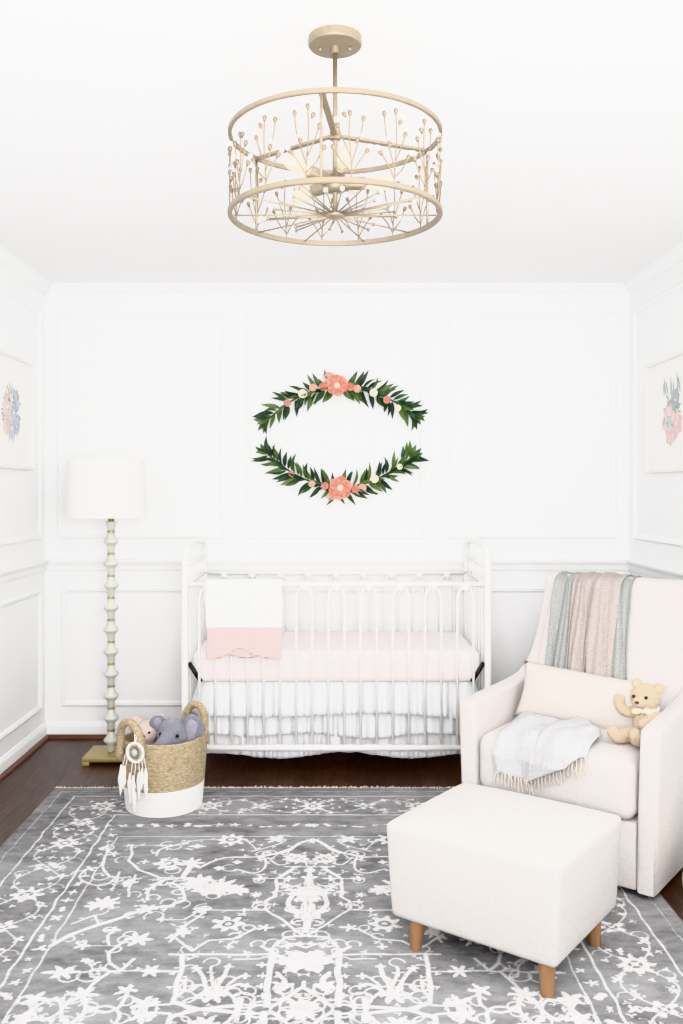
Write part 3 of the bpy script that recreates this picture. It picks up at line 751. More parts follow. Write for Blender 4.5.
# ------------------------------------------------------------------ basket, its toys and the dream catcher
BX, BY, BZ = -.703, 3.86, .011
def build_basket():
    t = thing('woven_basket', 'round seagrass basket with white painted base and loop handles, holding plush toys', 'basket', (BX, BY, BZ))
    H = .300
    def rad(z):
        return .156 + .024 * min(1, (z / H)) ** .8
    def wall(z0, z1, coils, name, m, bottom=False, rim=False):
        outer = []; inner = []
        n = coils * 5
        for i in range(n + 1):
            z = z0 + (z1 - z0) * i / n
            b = .0022 * abs(math.sin(PI * (i / 5)))
            outer.append((rad(z) + b, z)); inner.append((rad(z) - .010, z))
        bm = bmesh.new()
        prof = outer + inner[::-1]
        lathe(bm, prof, 56, close=True)
        for v in bm.verts:                                # soft hand-woven irregularity and the slanting top edge
            a = math.atan2(v.co.y, v.co.x)
            k = 1 + .012 * math.sin(3 * a + 1) * v.co.z / H
            v.co.x *= k; v.co.y *= k
            v.co.z += .012 * math.cos(a) * (v.co.z / H) ** 1 + .012 * max(0, v.co.z / H - .3) * math.sin(2 * a)
        return obj(name, bm, m, t)
    wall(.0, .104, 11, 'white_base', M['baskwhite'])
    bm = bmesh.new(); lathe(bm, [(.0, .002), (.145, .002), (.145, .010), (0, .010)], 48); obj('basket_floor', bm, M['baskwhite'], t)
    wall(.104, H, 21, 'woven_body', M['seagrass'])
    for ang in (math.radians(233), math.radians(54)):
        c = Vector((math.cos(ang), math.sin(ang), 0)); w = Vector((-c.y, c.x, 0))
        P = []
        for k in range(13):
            a = PI * k / 12
            tilt = .185 - .004 + .01 * math.sin(a)
            P.append(c * tilt + w * (-.062 * math.cos(a)) + Vector((0, 0, H - .005 + .092 * math.sin(a) ** .9)))
        P = [c * .182 + w * -.066 + Vector((0, 0, H - .07))] + P + [c * .182 + w * .066 + Vector((0, 0, H - .07))]
        bm = bmesh.new(); P2 = catmull(P, 5)
        tube(bm, P2, [.0150 + .0022 * abs(math.sin(i * 1.05)) for i in range(len(P2))], 10)
        obj('handle', bm, M['seagrass'], t)
build_basket()

def build_elephant():
    t = thing('plush_elephant', 'blue grey plush elephant with large floppy ear sticking out of basket', 'plush toy', (BX + .060, BY, BZ + .004))
    t.scale = (1.10, 1.10, 1.06)
    blob('body', [('s', (-.02, .0, .10), (.065, .07, .085)), ('s', (.0, .0, .20), (.07, .07, .07)),
                  ('s', (-.01, -.035, .285), (.066, .060, .060)), ('s', (-.015, -.05, .31), (.05, .05, .045)),
                  ('l', [(-.025, -.085, .285), (-.05, -.115, .26), (-.07, -.118, .225)], [.032, .024, .018]),
                  ], M['grey_plush'], t, .006, 5)
    for s, c, rot, in ((1, (.055, -.052, .305), (.15, .35, -.25)), (-1, (-.072, -.022, .322), (.25, -.45, .35))):
        bm = bmesh.new(); vs = ball(bm, (0, 0, 0), (1, 1, 1), 24, 14)
        from mathutils import Euler
        R = Euler(rot).to_matrix()
        for v in vs:
            k = 1 - .22 * max(0, -v.co.z) * 1.0
            p = Vector((v.co.x * .042 * k, v.co.y * .011 + .012 * (v.co.x ** 2), v.co.z * .058))
            v.co = R @ (p * (1.2 if s > 0 else .74)) + Vector(c)
        e = obj('ear', bm, M['grey_plush'], t)
        bm = bmesh.new(); vs = ball(bm, (0, 0, 0), (1, 1, 1), 20, 12)
        for v in vs:
            p = Vector((v.co.x * .030, v.co.y * .006 - .008 + .012 * v.co.x ** 2, v.co.z * .044))
            v.co = R @ (p * (1.2 if s > 0 else .74)) + Vector(c)
        tag(obj('inner_ear', bm, M['ear_plush'], e), 'pale lilac inner ear')
    for p in ((.012, -.096, .297), (-.052, -.088, .302)):
        bm = bmesh.new(); ball(bm, p, .0065, 12, 8); obj('eye', bm, M['eye'], t)
build_elephant()

def build_bunny():
    t = thing('plush_toy', 'fluffy blush pink plush toy behind left basket handle', 'plush toy', (BX - .080, BY + .02, BZ + .045))
    blob('body', [('s', (.01, 0, .08), (.06, .07, .075)), ('s', (0, 0, .18), (.058, .06, .07)), ('s', (.004, -.02, .262), (.054, .052, .050)),
                  ('l', [(.02, .0, .29), (.05, .02, .315), (.064, .01, .30)], [.018, .019, .016]),
                  ('l', [(-.02, .01, .29), (-.055, .02, .305), (-.06, -.0, .27)], [.018, .019, .016])], M['pink_plush'], t, .006, 4)
    for s in (-1, 1):
        bm = bmesh.new(); ball(bm, (.004 + s * .022, -.067, .272), .0055, 10, 7); obj('eye', bm, M['eye'], t)
    bm = bmesh.new(); ball(bm, (.004, -.074, .258), (.007, .005, .005), 10, 7); obj('nose', bm, M['nose'], t)
build_bunny()

def build_catcher():
    ang = math.radians(248)
    c = Vector((math.cos(ang), math.sin(ang), 0))
    ctr = Vector((BX, BY, 0)) + c * .214
    t = thing('dream_catcher', 'small white dream catcher with feathers hanging from left basket handle', 'dream catcher', (ctr.x, ctr.y, .288), ang + PI / 2)
    # local: x sideways, -y outward, z up
    bm = bmesh.new(); n = 40
    tube(bm, [(.038 * math.cos(2 * PI * k / n), 0, .038 * math.sin(2 * PI * k / n)) for k in range(n)], [.0042 + .0018 * abs(math.sin(k * 1.6)) for k in range(n)], 8, True); obj('hoop', bm, M['white_yarn'], t)
    bm = bmesh.new()
    for k in range(9):
        a, b = 2 * PI * k / 9, 2 * PI * (k + 2) / 9
        tube(bm, [(.037 * math.cos(a), 0, .037 * math.sin(a)), (.037 * math.cos(b), 0, .037 * math.sin(b))], .0010, 5)
    obj('web', bm, M['white_yarn'], t)
    bm = bmesh.new(); gem(bm, (0, -.006, 0), (.014, .008, .016), None, 2); tag(obj('bead', bm, M['pearl'], t), 'grey pearl bead')
    bm = bmesh.new(); tube(bm, catmull([(0, 0, .04), (.004, .006, .065), (0, .012, .095), (-.004, .004, .065), (0, 0, .04)], 5), .0022, 6); obj('hanging_loop', bm, M['white_yarn'], t)
    r = random.Random(4)
    for x, L, y in ((-.058, .165, -.004), (-.046, .125, .0), (-.016, .170, -.006), (.004, .195, -.012), (.022, .150, .0), (.040, .110, -.004), (.054, .160, .001)):
        z0 = -.038 * math.sqrt(max(0, 1 - min(1, (x / .06) ** 2))) - .002
        bm = bmesh.new(); tube(bm, [(x * .8, 0, z0), (x, y, z0 - L * .35)], .0016, 5); s = obj('string', bm, M['white_yarn'], t)
        bm = bmesh.new(); nn = 12; left = []; right = []; mid = []
        tilt = r.uniform(-.012, .012)
        for k in range(nn + 1):
            q = k / nn; w = .0105 * math.sin(PI * min(1, q * .93 + .06)) ** .7 * (1 + .25 * r.uniform(-1, 1)) + .0006
            z = z0 - L * .22 - L * .78 * q; xx = x + tilt * q
            left.append(bm.verts.new((xx - w, y - .006 - .003 * math.sin(q * 5), z - .004))); mid.append(bm.verts.new((xx, y - .011 - .003 * math.sin(q * 5), z))); right.append(bm.verts.new((xx + w, y - .006, z - .004)))
        for k in range(nn):
            bm.faces.new((left[k], mid[k], mid[k + 1], left[k + 1])); bm.faces.new((mid[k], right[k], right[k + 1], mid[k + 1]))
        f = obj('feather', bm, M['feather'], t)
        sm = f.modifiers.new('thick', 'SOLIDIFY'); sm.thickness = .002
build_catcher()

# ------------------------------------------------------------------ glider armchair
UX, UY = .79, -.613
GF = Vector((.76, 3.15, 0)); GROT = math.atan2(UY, UX)
def gl(t, s, z): return Vector((GF.x + UX * t - UY * s, GF.y + UY * t + UX * s, z))
HW = .355; AT = .068
def seat_z(t, s):                                        # crown of the cushion top
    return .458 + .022 * (1 - (t / .30) ** 2) * max(0, 1 - ((s - .22) / .30) ** 2)
def back_s(z): return .425 + .24 * ((z - .46) / .52) ** 1.1 if z > .46 else .425
def prism(bm, prof, x0, x1):
    A = [bm.verts.new((x0, s, z)) for s, z in prof]; B = [bm.verts.new((x1, s, z)) for s, z in prof]
    n = len(prof); fs = []
    bm.faces.new(A); bm.faces.new(B[::-1])
    for i in range(n): bm.faces.new((A[i], B[i], B[(i + 1) % n], A[(i + 1) % n]))
    bmesh.ops.recalc_face_normals(bm, faces=bm.faces[:])
    es = [e for e in bm.edges if (e.verts[0] in A and e.verts[1] in A) or (e.verts[0] in B and e.verts[1] in B)]
    return A, B, es
def build_glider():
    t = thing('armchair', 'cream linen glider armchair with sloping arms in the right corner', 'armchair', GF, GROT)
    raw = [(.004, .03), (0, .30), (0, .535), (.006, .556), (.024, .566), (.10, .574), (.2, .580), (.32, .588), (.42, .600), (.50, .624), (.56, .668), (.605, .735), (.640, .82), (.668, .92), (.682, .968), (.70, .985),
           (.76, .985), (.785, .97), (.80, .90), (.82, .5), (.815, .03)]
    for s in (-1, 1):
        bm = bmesh.new()
        x0, x1 = (HW - AT, HW) if s > 0 else (-HW, -HW + AT)
        prof = raw[:2] + [tuple(p[:2]) for p in catmull([(a, b, 0) for a, b in raw[2:19]], 3)] + raw[19:]
        A, B, es = prism(bm, prof, x0, x1)
        bmesh.ops.bevel(bm, geom=es, offset=.014, segments=3, affect='EDGES', profile=.5, clamp_overlap=True)
        for v in bm.verts:                               # arms lean out a little towards the top, wings lean in
            if v.co.y < .45: v.co.x += s * .016 * max(0, (v.co.z - .1) / .5) * (1 - v.co.y / .45)
            if v.co.z > .62: v.co.x -= s * .05 * (v.co.z - .62)
        sharp(obj('arm', bm, M['linen'], t), 60)
    # front rail panel
    bm = bmesh.new(); box(bm, -HW + AT + .001, HW - AT - .001, .012, .60, .03, .250, .008); obj('front_panel', bm, M['linen'], t)
    # seat cushion
    bm = bmesh.new(); w = HW - AT - .002
    r = bmesh.ops.create_grid(bm, x_segments=2, y_segments=2, size=1); bm.clear()
    box(bm, -w, w, -.020, .47, .252, .458, .045, 5)
    bmesh.ops.subdivide_edges(bm, edges=[e for e in bm.edges if e.calc_length() > .1], cuts=8, use_grid_fill=True)
    for v in bm.verts:
        if v.co.z > .40: v.co.z += .022 * (1 - (v.co.x / .30) ** 2) * max(0, 1 - ((v.co.y - .22) / .30) ** 2)
        if v.co.y < .02: v.co.y -= .012 * (1 - (v.co.x / .3) ** 2) * (1 - ((v.co.z - .36) / .11) ** 2)
    obj('seat_cushion', bm, M['linen'], t)
    # back
    zz = [.30, .46, .55, .65, .75, .85, .92, .955]
    front = [(back_s(z), z) for z in zz] + [(.668, .975), (.69, .985)]
    prof = front + [(.755, .985), (.775, .96), (.78, .80), (.80, .30)]
    bm = bmesh.new(); A, B, es = prism(bm, prof, -HW + AT - .004, HW - AT + .004)
    bmesh.ops.bevel(bm, geom=es, offset=.012, segments=2, affect='EDGES', profile=.5)
    bmesh.ops.subdivide_edges(bm, edges=[e for e in bm.edges if e.calc_length() > .4], cuts=8, use_grid_fill=True)
    obj('backrest', bm, M['linen'], t)
    bm = bmesh.new(); lathe(bm, [(.24, .0105), (.25, .014), (.25, .022), (.20, .031), (.0, .031)], 40, (0, .40, 0)); obj('swivel_base', bm, M['black'], t)
build_glider()

def build_throw_on_back():
    t = thing('throw_blanket', 'grey and taupe gauze throw blanket draped over the armchair back', 'blanket', GF + Vector((0, 0, 0)), GROT)
    t.location = gl(-.10, .70, .985); O = Vector((-.10, .70, .985))
    # path q: 0 at the lower hem in front, up the back, over the top, down behind
    def prof(q, lift):
        z = .56 + q
        if z < .955: return back_s(z) - lift, z
        e = (z - .955)
        if e < .12:
            a = e / .12
            return (back_s(.955) - lift) + a * (.155 + 2 * lift), .955 + (.026 + lift * .35) * math.sin(PI * a) ** .6 + .0
        return .80 + lift, .955 - (e - .12)
    def sheet(name, ta, tb, q0, q1, m, lift, folds, nu=60, lean=0.03, skew=None):
        def f(u, v):
            q = q0 + (q1 - q0) * v
            gather = 1 - .0 * v
            tt = ta + (tb - ta) * u
            fold = sum(a * math.sin(k * u * 2 * PI + p + 1.2 * v) for k, p, a in folds)
            env = .55 + .45 * math.cos(v * 2.0)
            s, z = prof(q, lift + .004 + sum(a for _, _, a in folds) * .9 + fold * env)
            tt += lean * (1 - q / .4) + .006 * math.sin(7 * v + 9 * u)
            if skew: tt += skew(u, v)
            return Vector((tt, s, z)) - O
        return grid(name, nu, 44, f, m, t, .004)
    sheet('grey_panel', -.268, -.155, -.02, .60, M['gthrow'], .003, [(2, .4, .010), (5, 1, .004)], lean=.026)
    sheet('grey_panel', -.055, .045, -.05, .60, M['gthrow'], .005, [(1.6, 2.4, .008), (4, 0, .004)], lean=.058)
    sheet('taupe_panel', -.185, -.092, -.05, .585, M['tthrow'], .012, [(1.5, 3.4, .014), (4, 2, .005)], lean=.03)
    sheet('taupe_panel', -.115, .005, -.06, .59, M['tthrow'], .014, [(1.2, 3.8, .016), (3.5, .6, .006)], lean=.034, skew=lambda u, v: -.02 * (1 - u) * math.sin(v * 3))
build_throw_on_back()

def build_pillow():
    t0, s0, z0 = -.002, .318, .554
    t = tag(obj('lumbar_pillow', bmesh.new(), M['pillow']), 'oatmeal linen lumbar pillow leaning on the armchair back', 'pillow')
    bm = bmesh.new(); n = 28; mm = 14; L, Hh, T = .272, .102, .080
    def surf(sg):
        G = []
        for j in range(mm + 1):
            row = []
            for i in range(n + 1):
                u = -1 + 2 * i / n; v = -1 + 2 * j / mm
                k = (max(0, 1 - abs(u) ** 2.4) * max(0, 1 - abs(v) ** 2.0)) ** .62
                px = u * L * (1 - .07 * (1 - v * v) * abs(u)); pz = v * Hh * (1 - .10 * (1 - u * u) * 0 - .06 * (1 - abs(u)) * .0 - .07 * abs(math.sin(u * PI)) * 0 + .05 * abs(u) ** 4)
                wr = .004 * math.sin(9 * u + 4 * v) * k
                row.append(bm.verts.new((px, sg * (T * k + wr * .6 + (.003 if 0 < i < n and 0 < j < mm else 0)), pz)))
            G.append(row)
        for j in range(mm):
            for i in range(n): bm.faces.new((G[j][i], G[j][i + 1], G[j + 1][i + 1], G[j + 1][i]))
    surf(-1); surf(1)
    bmesh.ops.remove_doubles(bm, verts=bm.verts, dist=.0006)
    bmesh.ops.recalc_face_normals(bm, faces=bm.faces[:])
    bm.to_mesh(t.data); bm.free(); t.data.polygons.foreach_set('use_smooth', [True] * len(t.data.polygons))
    t.location = gl(t0, s0, z0)
    t.rotation_euler = (math.radians(-20), math.radians(4), GROT + math.radians(4))
build_pillow()

def build_seat_throw():
    O = Vector((-.14, .15, .47))
    t = thing('throw_blanket', 'pale blue grey fringed throw spilling over the armchair seat', 'blanket', gl(*O), GROT)
    r = random.Random(8)
    def at(tt, q, lift):                                 # q: distance from the back of the seat towards and over the front edge
        s = .30 - q
        if s > .03: return Vector((tt, s, seat_z(tt, s) + lift))
        e = .03 - s; R = .055; arc = PI / 2 * R
        zc = seat_z(tt, .03) - R
        if e < arc:
            a = e / R; return Vector((tt, .03 - (R + lift) * math.sin(a), zc + (R + lift) * math.cos(a)))
        return Vector((tt, .03 - R - lift - .012, zc - (e - arc)))
    def wr(u, v, p): return .009 * math.sin(4.2 * u + 3.4 * v + p) + .006 * math.sin(8 * v - 5 * u + p * 2) + .003 * math.sin(12 * u + 9 * v + p)
    def layer(name, corners, lift, p, bulge=0.0):
        (a, b, c, d) = corners                           # back-left, back-right, front-right, front-left in (t, q)
        def uv(u, v):
            l = (a[0] + (d[0] - a[0]) * v, a[1] + (d[1] - a[1]) * v); rr = (b[0] + (c[0] - b[0]) * v, b[1] + (c[1] - b[1]) * v)
            return l[0] + (rr[0] - l[0]) * u, l[1] + (rr[1] - l[1]) * u
        def f(u, v):
            tt, q = uv(u, v)
            h = lift + .010 + wr(u, v, p) + bulge * math.sin(PI * u) * math.sin(PI * min(1, v * 1.3)) * .5
            if u < .06 or u > .94 or v < .05: h *= .6
            return at(tt, q, max(.003, h)) - O
        return grid(name, 40, 36, f, M['bthrow'], t, .004), uv
    o1, uv1 = layer('throw_layer', ((-.232, .03), (-.01, .05), (-.045, .440), (-.195, .425)), .004, .3, .03)
    o2, uv2 = layer('throw_layer', ((-.015, .02), (.140, .200), (.140, .325), (-.070, .440)), .026, 2.1, .03)
    def tassels(uv, n, lift):
        for k in range(n):
            u = (k + .5) / n; tt, q = uv(u, 1.0)
            P = []
            L = r.uniform(.038, .058)
            for j in range(5):
                P.append(at(tt + r.uniform(-.003, .003) + .010 * (u - .5) * j / 4, q - .006 + L * j / 4, .012 + lift * (1 - j / 4) + r.uniform(-.001, .002)) - O)
            bm = bmesh.new(); tube(bm, catmull(P, 3), [.0032 - .0014 * i / 12 for i in range(13)], 5)
            obj('tassel', bm, M['fringe'], t)
    tassels(uv1, 12, .004); tassels(uv2, 16, .012)
build_seat_throw()

def build_teddy():
    O = Vector((.244, .232, .470))
    t = thing('teddy_bear', 'honey plush teddy bear slumped against the right chair arm', 'teddy bear', gl(*O), GROT + math.radians(17))
    # local: x towards the right arm, -y to the chair front, z up. The bear faces front-left.
    blob('body', [('s', (.0, .0, .060), (.045, .042, .058)), ('s', (0, 0, .105), (.036, .034, .03)),
                  ('s', (-.004, -.012, .150), (.050, .046, .047)), ('s', (-.022, -.050, .138), (.024, .022, .019)),
                  ('l', [(-.034, -.01, .098), (-.066, -.02, .096), (-.086, -.022, .118), (-.088, -.02, .138)], [.018, .018, .019, .021]),
                  ('l', [(.03, -.02, .095), (.02, -.055, .085), (-.008, -.08, .070)], [.019, .018, .018]),
                  ('l', [(-.015, -.02, .030), (-.055, -.06, .026), (-.090, -.095, .028), (-.104, -.105, .046)], [.028, .025, .024, .021]),
                  ('l', [(.02, -.02, .028), (.0, -.075, .026), (-.024, -.115, .028), (-.030, -.128, .046)], [.028, .025, .024, .022])], M['teddy'], t, .0045, 4)
    for c in ((-.030, .004, .192), (.042, .0, .180)):
        bm = bmesh.new(); ball(bm, c, (.020, .011, .020), 16, 10, Matrix.Rotation(-.4, 3, 'Z')); e = obj('ear', bm, M['teddy'], t)
        bm = bmesh.new(); ball(bm, (c[0] - .004, c[1] - .008, c[2] - .001), (.012, .006, .012), 12, 8, Matrix.Rotation(-.4, 3, 'Z')); tag(obj('inner_ear', bm, M['teddypaw'], e), 'cream inner ear')
    for c in ((-.039, -.048, .158), (.002, -.058, .158)):
        bm = bmesh.new(); ball(bm, c, .0062, 12, 8); obj('eye', bm, M['eye'], t)
    bm = bmesh.new(); ball(bm, (-.027, -.074, .143), (.008, .006, .005), 12, 8); obj('nose', bm, M['nose'], t)
    bm = bmesh.new()
    tube(bm, [(.040 * math.cos(a), .037 * math.sin(a) - .004, .112 + .004 * math.sin(a)) for a in [2 * PI * k / 24 for k in range(24)]], .006, 8, True)
    for s in (-1, 1):
        ball(bm, (-.010 + s * .018, -.046, .108), (.018, .007, .011), 12, 8, Matrix.Rotation(s * .35, 3, 'Y'))
    ball(bm, (-.010, -.048, .108), .007, 10, 7)
    obj('neck_bow', bm, M['ribbon'], t)
build_teddy()

# ------------------------------------------------------------------ ottoman
def build_ottoman():
    t = thing('ottoman', 'ivory linen ottoman on tapered oak legs standing on the rug', 'ottoman', (.512, 2.695, .010), math.atan2(-.60, .80))
    hx, hy = .262, .232
    bm = bmesh.new(); box(bm, -hx, hx, -hy, hy, .086, .362, .018, 4)
    bmesh.ops.subdivide_edges(bm, edges=[e for e in bm.edges if e.calc_length() > .1], cuts=8, use_grid_fill=True)
    for v in bm.verts:
        bx, by = 1 - min(1, abs(v.co.x) / hx) ** 2.5, 1 - min(1, abs(v.co.y) / hy) ** 2.5
        if v.co.z > .335: v.co.z += .026 * bx * by
        bz = 1 - min(1, abs(v.co.z - .22) / .125) ** 2
        if abs(v.co.x) > hx - .03: v.co.x += math.copysign(.006 * by * bz, v.co.x)
        if abs(v.co.y) > hy - .03: v.co.y += math.copysign(.006 * bx * bz, v.co.y)
        k = 1 + .025 * (v.co.z - .22) / .125
        v.co.x *= k; v.co.y *= k
    b = obj('upholstered_body', bm, M['ottoman'], t)
    # piped seam round the top
    bm = bmesh.new(); rr = .03; P = []
    for cx, cy, a0 in ((hx - rr, hy - rr, 0), (-hx + rr, hy - rr, PI / 2), (-hx + rr, -hy + rr, PI), (hx - rr, -hy + rr, 1.5 * PI)):
        for k in range(6):
            a = a0 + PI / 2 * k / 5; P.append(((cx + rr * math.cos(a)) * 1.017, (cy + rr * math.sin(a)) * 1.017, .342))
    tube(bm, P, .0028, 6, True); obj('piping', bm, M['ottoman'], b)
    for sx in (-1, 1):
        for sy in (-1, 1):
            bm = bmesh.new(); x, y = (.212 if sx > 0 else -.182), (-.188 if sy < 0 else .135)
            lathe(bm, [(.0165, 0), (.0175, .003), (.0225, .07), (.0235, .098)], 20, (x, y, 0))
            for v in bm.verts:
                v.co.x += sx * .006 * (1 - v.co.z / .1); v.co.y += sy * .006 * (1 - v.co.z / .1)
            sharp(obj('leg', bm, M['oak'], t), 50)
build_ottoman()

# ------------------------------------------------------------------ knitted basket at the right edge
def build_pouf():
    t = tag(obj('knitted_pouf', bmesh.new(), M['knit']), 'cream knitted pouf just cut by the right edge of the photo', 'pouf', None)
    bm = bmesh.new(); prof = []
    for k in range(17):
        a = -PI / 2 + PI * k / 16
        prof.append((.155 * max(0, math.cos(a)) ** .55, .10 + .10 * math.sin(a)))
    lathe(bm, prof, 48)
    for v in bm.verts:
        a = math.atan2(v.co.y, v.co.x); k = 1 + .02 * abs(math.sin(12 * a)); v.co.x *= k; v.co.y *= k
    bmesh.ops.recalc_face_normals(bm, faces=bm.faces[:])
    bm.to_mesh(t.data); bm.free(); t.data.polygons.foreach_set('use_smooth', [True] * len(t.data.polygons))
    t.location = (1.265, 2.86, 0)
build_pouf()

# ------------------------------------------------------------------ leaf garlands on the back wall
def wp(px, py): return Vector(((px - VX) / 185.0, 0, CAM_Z - (py - VY) / 185.0))
def build_garland(label, stem_px, flowers, flip, seed):
    r = random.Random(seed)
    P = [wp(*p) for p in stem_px]; mid = wp(*stem_px[len(stem_px) // 2])
    base = Vector((mid.x, YB, mid.z))
    t = thing('leaf_garland', label, 'garland', base, 0, 'leaf garlands on the back wall')
    S = [p - Vector((mid.x, 0, mid.z)) for p in catmull(P, 14)]
    bm = bmesh.new(); tube(bm, [(p.x, -.012, p.z) for p in S], .005, 6); obj('stem', bm, M['stem'], t)
    n = len(S); dist = [0]
    for a, b in zip(S[:-1], S[1:]): dist.append(dist[-1] + (b - a).length)
    tot = dist[-1]
    def sample(q):
        for i in range(n - 1):
            if dist[i + 1] >= q:
                k = (q - dist[i]) / max(1e-6, dist[i + 1] - dist[i]); return S[i].lerp(S[i + 1], k), (S[i + 1] - S[i]).normalized()
        return S[-1], (S[-1] - S[-2]).normalized()
    bm = bmesh.new()
    def leaf(p, d, L, W, tilt, mi):
        d = d.normalized(); y = Vector((0, -1, 0)); side = d.cross(y).normalized()
        up = (y * math.cos(tilt) + side * math.sin(tilt)).normalized(); sd = d.cross(up).normalized()
        m = 7; A = []; Bm = []; Cc = []
        for k in range(m + 1):
            q = k / m; w = W * (math.sin(PI * q ** .8) ** 1.0) * (1 - .25 * q) + .0003
            ctr = p + d * (L * q) + up * (.012 * math.sin(PI * q) ) + Vector((0, -.012 * q, 0))
            A.append(bm.verts.new(ctr - sd * w + up * w * .35)); Bm.append(bm.verts.new(ctr)); Cc.append(bm.verts.new(ctr + sd * w + up * w * .35))
        for k in range(m):
            for q4 in ((A[k], Bm[k], Bm[k + 1], A[k + 1]), (Bm[k], Cc[k], Cc[k + 1], Bm[k + 1])):
                f = bm.faces.new(q4); f.material_index = mi; f.smooth = True
    cnt = 40
    for i in range(cnt):
        q = tot * (i + .5) / cnt; p, tg = sample(q)
        out = tg if q > tot / 2 else -tg                 # leaves point away from the flowers in the middle
        near = abs(q - tot / 2) / (tot / 2)
        for side in (-1, 1, 0):
            if (side == 0 and r.random() < .45) or r.random() < .06: continue
            ang = side * r.uniform(34, 72) * (1.12 - .30 * near) + r.uniform(-12, 12)
            a = math.radians(ang); d = Vector((out.x * math.cos(a) - out.z * math.sin(a), 0, out.x * math.sin(a) + out.z * math.cos(a)))
            d.y = -r.uniform(.0, .35)
            L = r.uniform(.078, .112) * (1.0 if side else .85)
            leaf(p + Vector((0, -.012 - r.uniform(0, .022), 0)) + d * .006, d, L, r.uniform(.0105, .0155), r.uniform(-.8, .8), r.choice((0, 0, 1, 1, 2, 2, 3)))
    for e, dirn in ((S[0], -1), (S[-1], 1)):
        for a in (-40, -15, 10, 35):
            tg = (S[1] - S[0]).normalized() * -1 if dirn < 0 else (S[-1] - S[-2]).normalized()
            a = math.radians(a); d = Vector((tg.x * math.cos(a) - tg.z * math.sin(a), -.15, tg.x * math.sin(a) + tg.z * math.cos(a)))
            leaf(e + Vector((0, -.018, 0)), d, r.uniform(.06, .085), .015, r.uniform(-.5, .5), r.choice((0, 1, 3)))
    obj('foliage', bm, [M['leaf_a'], M['leaf_b'], M['leaf_c'], M['leaf_d']], t)
    for px, py, rp, mk, kind in flowers:
        c = wp(px, py) - Vector((mid.x, 0, mid.z)); R = rp / 185.0; c.y = -.045
        layers = ((6, 1.05, .35), (5, .80, .85), (4, .50, 1.15)) if kind == 'open' else ((5, .95, .7), (4, .66, 1.05), (3, .42, 1.25))
        bm = bmesh.new(); ph = r.uniform(0, 6)
        for li, (np_, rr, lift) in enumerate(layers):
            for k in range(np_):
                a = ph + li * .6 + 2 * PI * k / np_
                d = Vector((math.cos(a), 0, math.sin(a))); sd = Vector((-math.sin(a), 0, math.cos(a)))
                rows = []
                for j in range(6):
                    q = j / 5; row = []
                    w = R * rr * (.50 if kind == 'open' else .62) * math.sin(PI * (.12 + .72 * q)) ** .8
                    for i in range(-2, 3):
                        u = i / 2
                        pos = c + d * (R * rr * (q * math.cos(lift * q) - .10 * u * u * q)) + Vector((0, -R * rr * (.2 + .75 * math.sin(lift) * q ** 1.4 + .18 * u * u), 0)) + sd * (w * u)
                        row.append(bm.verts.new(pos))
                    rows.append(row)
                for j in range(5):
                    for i in range(4):
                        f = bm.faces.new((rows[j][i], rows[j][i + 1], rows[j + 1][i + 1], rows[j + 1][i])); f.material_index = min(li + (k % 2 if li == 0 else 0), 2)
        o = obj('flower', bm, [M[mk], M[{'coral': 'coral2', 'peach': 'peach2', 'rose': 'coral2', 'cream': 'cream'}[mk]], M['peach' if mk != 'cream' else 'cream']], t); sm = o.modifiers.new('thick', 'SOLIDIFY'); sm.thickness = .0012
        tag(o, {'coral': 'coral', 'peach': 'pale peach', 'rose': 'dusty rose', 'cream': 'cream white'}[mk] + (' open bloom' if kind == 'open' else ' rosebud'))
        bm = bmesh.new(); gem(bm, c + Vector((0, -R * .42, 0)), (R * .30, R * .2, R * .30), None, 2); obj('flower_centre', bm, M['stamen'] if kind == 'open' else M[mk], o)
build_garland('upper garland of green leaves with coral and cream flowers, arching upward on back wall',
              [(268, 420), (280, 410), (300, 397), (335, 388), (370, 392), (396, 403), (413, 416)],
              [(337, 387, 11, 'coral', 'open'), (329, 379, 7, 'peach', 'bud'), (323, 388, 5.5, 'coral', 'bud'), (313, 389, 5, 'peach', 'bud'), (303, 395, 6, 'cream', 'bud'), (288, 404, 5, 'rose', 'bud'),
               (350, 388, 5.5, 'coral', 'bud'), (357, 390, 5, 'peach', 'bud'), (373, 394, 5.5, 'cream', 'bud'), (386, 401, 5, 'coral', 'bud'), (397, 409, 4.5, 'cream', 'bud')], 1, 21)
build_garland('lower garland of green leaves with one big coral bloom, curving downward on back wall',
              [(268, 454), (281, 465), (302, 478), (338, 489), (372, 481), (398, 467), (411, 458)],
              [(340, 488, 12, 'coral', 'open'), (331, 496, 5.5, 'peach', 'bud'), (325, 486, 5, 'rose', 'bud'), (312, 484, 4.5, 'peach', 'bud'), (292, 474, 4, 'rose', 'bud'),
               (355, 489, 5.5, 'coral', 'bud'), (362, 488, 5.5, 'peach', 'bud'), (374, 479, 5.5, 'cream', 'bud'), (399, 467, 4, 'cream', 'bud')], -1, 33)

